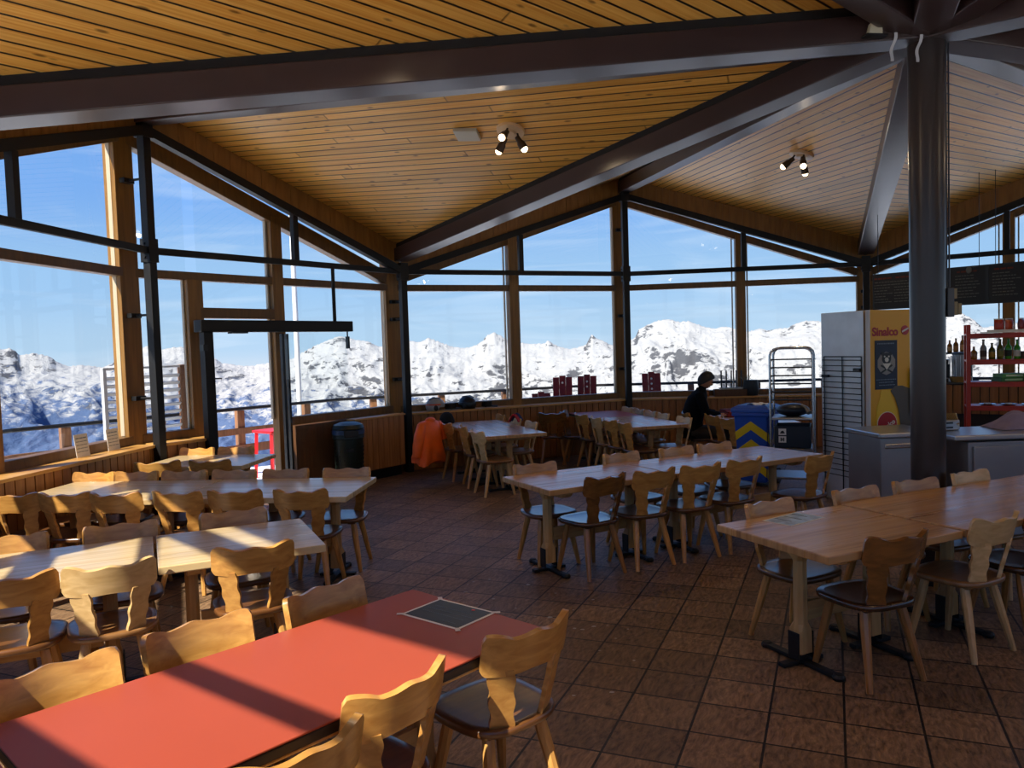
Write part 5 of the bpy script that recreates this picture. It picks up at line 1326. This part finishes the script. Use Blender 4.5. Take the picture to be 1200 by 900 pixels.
for s in (-1, 1):
    limb('jacket_sleeve', [(.10, s*.15, 1.085), (.12, s*.20, 1.0), (.165, s*.245, .86), (.20, s*.245, .825), (.29, s*.195, .805), (.375, s*.145, .795)], [.072, .075, .064, .06, .052, .042], jacket)
# head: shaped surface with nose, brow, chin; looks down to the table
hq = Matrix.Rotation(math.radians(28), 3, 'Y'); hc = Vector((.225, 0, 1.285))
def head(u, v):
    a = 2*PI*u; e = -PI/2+PI*v
    d = Vector((math.cos(e)*math.cos(a), math.cos(e)*math.sin(a), math.sin(e)))
    r = Vector((.098*d.x, .076*d.y, .118*d.z))
    if d.x > 0:
        fz = d.z
        r.x += .026*math.exp(-(d.y/.16)**2-((fz+.12)/.20)**2) + .012*math.exp(-(d.y/.35)**2-((fz+.85)/.25)**2) - .010*math.exp(-((abs(d.y)-.38)/.18)**2-((fz-.08)/.14)**2) + .006*math.exp(-(d.y/.5)**2-((fz-.28)/.12)**2) + .006*math.exp(-(d.y/.25)**2-((fz+.50)/.1)**2)
    if d.z < -.2: r.y *= 1-.22*(-d.z-.2); 
    return hc + hq @ r
b = MB(); b.grid(head, 40, 28); hd = b.build('head', skin, pr, angle=80)
for s in (-1, 1):
    MB().sphere(hc + hq @ Vector((-.005, s*.078, -.005)), .03, 12, 8, (.6, .3, 1.0), hq).build('ear', skin, hd)
    MB().sphere(hc + hq @ Vector((.088, s*.03, .012)), .010, 10, 8).build('eye', M['black'], hd)
b = MB(); b.tube([hc + hq @ Vector((.098, y, -.062)) for y in (-.022, 0, .022)], .005, 6); b.build('mouth', plain('lips', '#8a4a3c', .5), hd)
def hr(u, v):
    a = 2*PI*u; front = math.cos(a)
    lo = .18 if front > .5 else (-.05 if front > -.1 else -.45)
    lo = .74*max(0, front)**.9 - .92*max(0, -front)**.8 - .20*(1-abs(front))
    e0 = math.asin(max(-.93, min(.9, lo))); e = e0 + (PI/2-e0)*v
    d = Vector((math.cos(e)*math.cos(a), math.cos(e)*math.sin(a), math.sin(e)))
    k = 1.07 + .02*math.sin(a*7+e*9)
    r = Vector((.104*d.x*k + (.012 if front > .6 and v < .4 else 0), .083*d.y*k, .126*d.z*k))
    return (hc + hq @ r, hq @ d)
b = MB(); b.slab(hr, 40, 14, .012); b.build('hair', hair, pr, angle=80)
# hands: palm, four curled fingers and a thumb each, resting on the table edge
for s in (-1, 1):
    w0 = Vector((.395, s*.135, .79)); pts = [w0, Vector((.435, s*.125, .793)), Vector((.475, s*.118, .795))]; ed = [(0, 1), (1, 2)]; rad = [(.024, .018), (.034, .015), (.036, .014)]
    for i in range(4):
        o = (i-1.5)*.0185; ln = (.062, .072, .068, .054)[i]
        k0 = Vector((.495, s*.116+o, .798)); k1 = k0 + Vector((ln*.5, o*.15, .004)); k2 = k1 + Vector((ln*.32, 0, -.012)); k3 = k2 + Vector((ln*.22, 0, -.014))
        n0 = len(pts); pts += [k0, k1, k2, k3]; ed += [(2, n0), (n0, n0+1), (n0+1, n0+2), (n0+2, n0+3)]; rad += [.0095, .009, .0082, .007]
    n0 = len(pts); tb = Vector((.43, s*.095, .79)); pts += [tb, tb+Vector((.03, -s*.022, .0)), tb+Vector((.058, -s*.028, -.006))]; ed += [(1, n0), (n0, n0+1), (n0+1, n0+2)]; rad += [.013, .0105, .0085]
    skin_mesh('hand', pts, ed, rad, skin, pr, 2).location.z = -.02
# what the person handles on the table
for i, (x, y, c, lab) in enumerate(((3.22, 11.2, '#8a2a24', 'red bundle of folded cloth in front of the seated person'), (3.25, 11.55, '#6a2420', 'dark red bundle of folded cloth behind the first on the seated person table'))):
    t = thing('cloth_bundle', lab, 'cloth', (x, y, .7505), .2*i)
    for j in range(3):
        MB().box((0.004*j, .006*j, .014+.028*j), (.26-.01*j, .18, .026)).build('fold', plain('cloth_%d%d' % (i, j), c, .85), t, smooth=False, bevel=.01, seg=3)
t = thing('glass_jar', 'small amber jar on the ledge beside the seated person hands', 'jar', Wall(2, 0).P(.34, .9005, .12))
MB().lathe([(.035, 0), (.04, .01), (.04, .09), (.03, .105)], n=18).build('body', plain('jar_amber', '#a05a20', .15), t); MB().lathe([(.033, .104), (.033, .125), (0, .126)], n=18).build('lid', M['printwhite'], t)
# ------------------------------------------------------------------ camera and output
cam = bpy.data.cameras.new('camera'); co = bpy.data.objects.new('camera', cam); COL.objects.link(co); scene.camera = co
PITCH, ROLL, FPX = math.radians(2.7656), math.radians(1.8102), 905.07
cam.sensor_width = 36; cam.lens = FPX*36/1200; cam.clip_end = 20000; cam.clip_start = .05
co.matrix_basis = Matrix.Translation((0, 0, 1.869)) @ Matrix.Rotation(PI/2-PITCH, 4, 'X') @ Matrix.Rotation(-ROLL, 4, 'Z')
vs = scene.view_settings
vs.view_transform = 'Standard'; vs.look = 'None'; vs.gamma = 1; vs.use_curve_mapping = False; vs.exposure = EXPOSURE
scene.cycles.max_bounces = 10; scene.cycles.diffuse_bounces = 5; scene.cycles.transparent_max_bounces = 24
scene.cycles.use_denoising = True
scene.cycles.caustics_reflective = False; scene.cycles.caustics_refractive = False
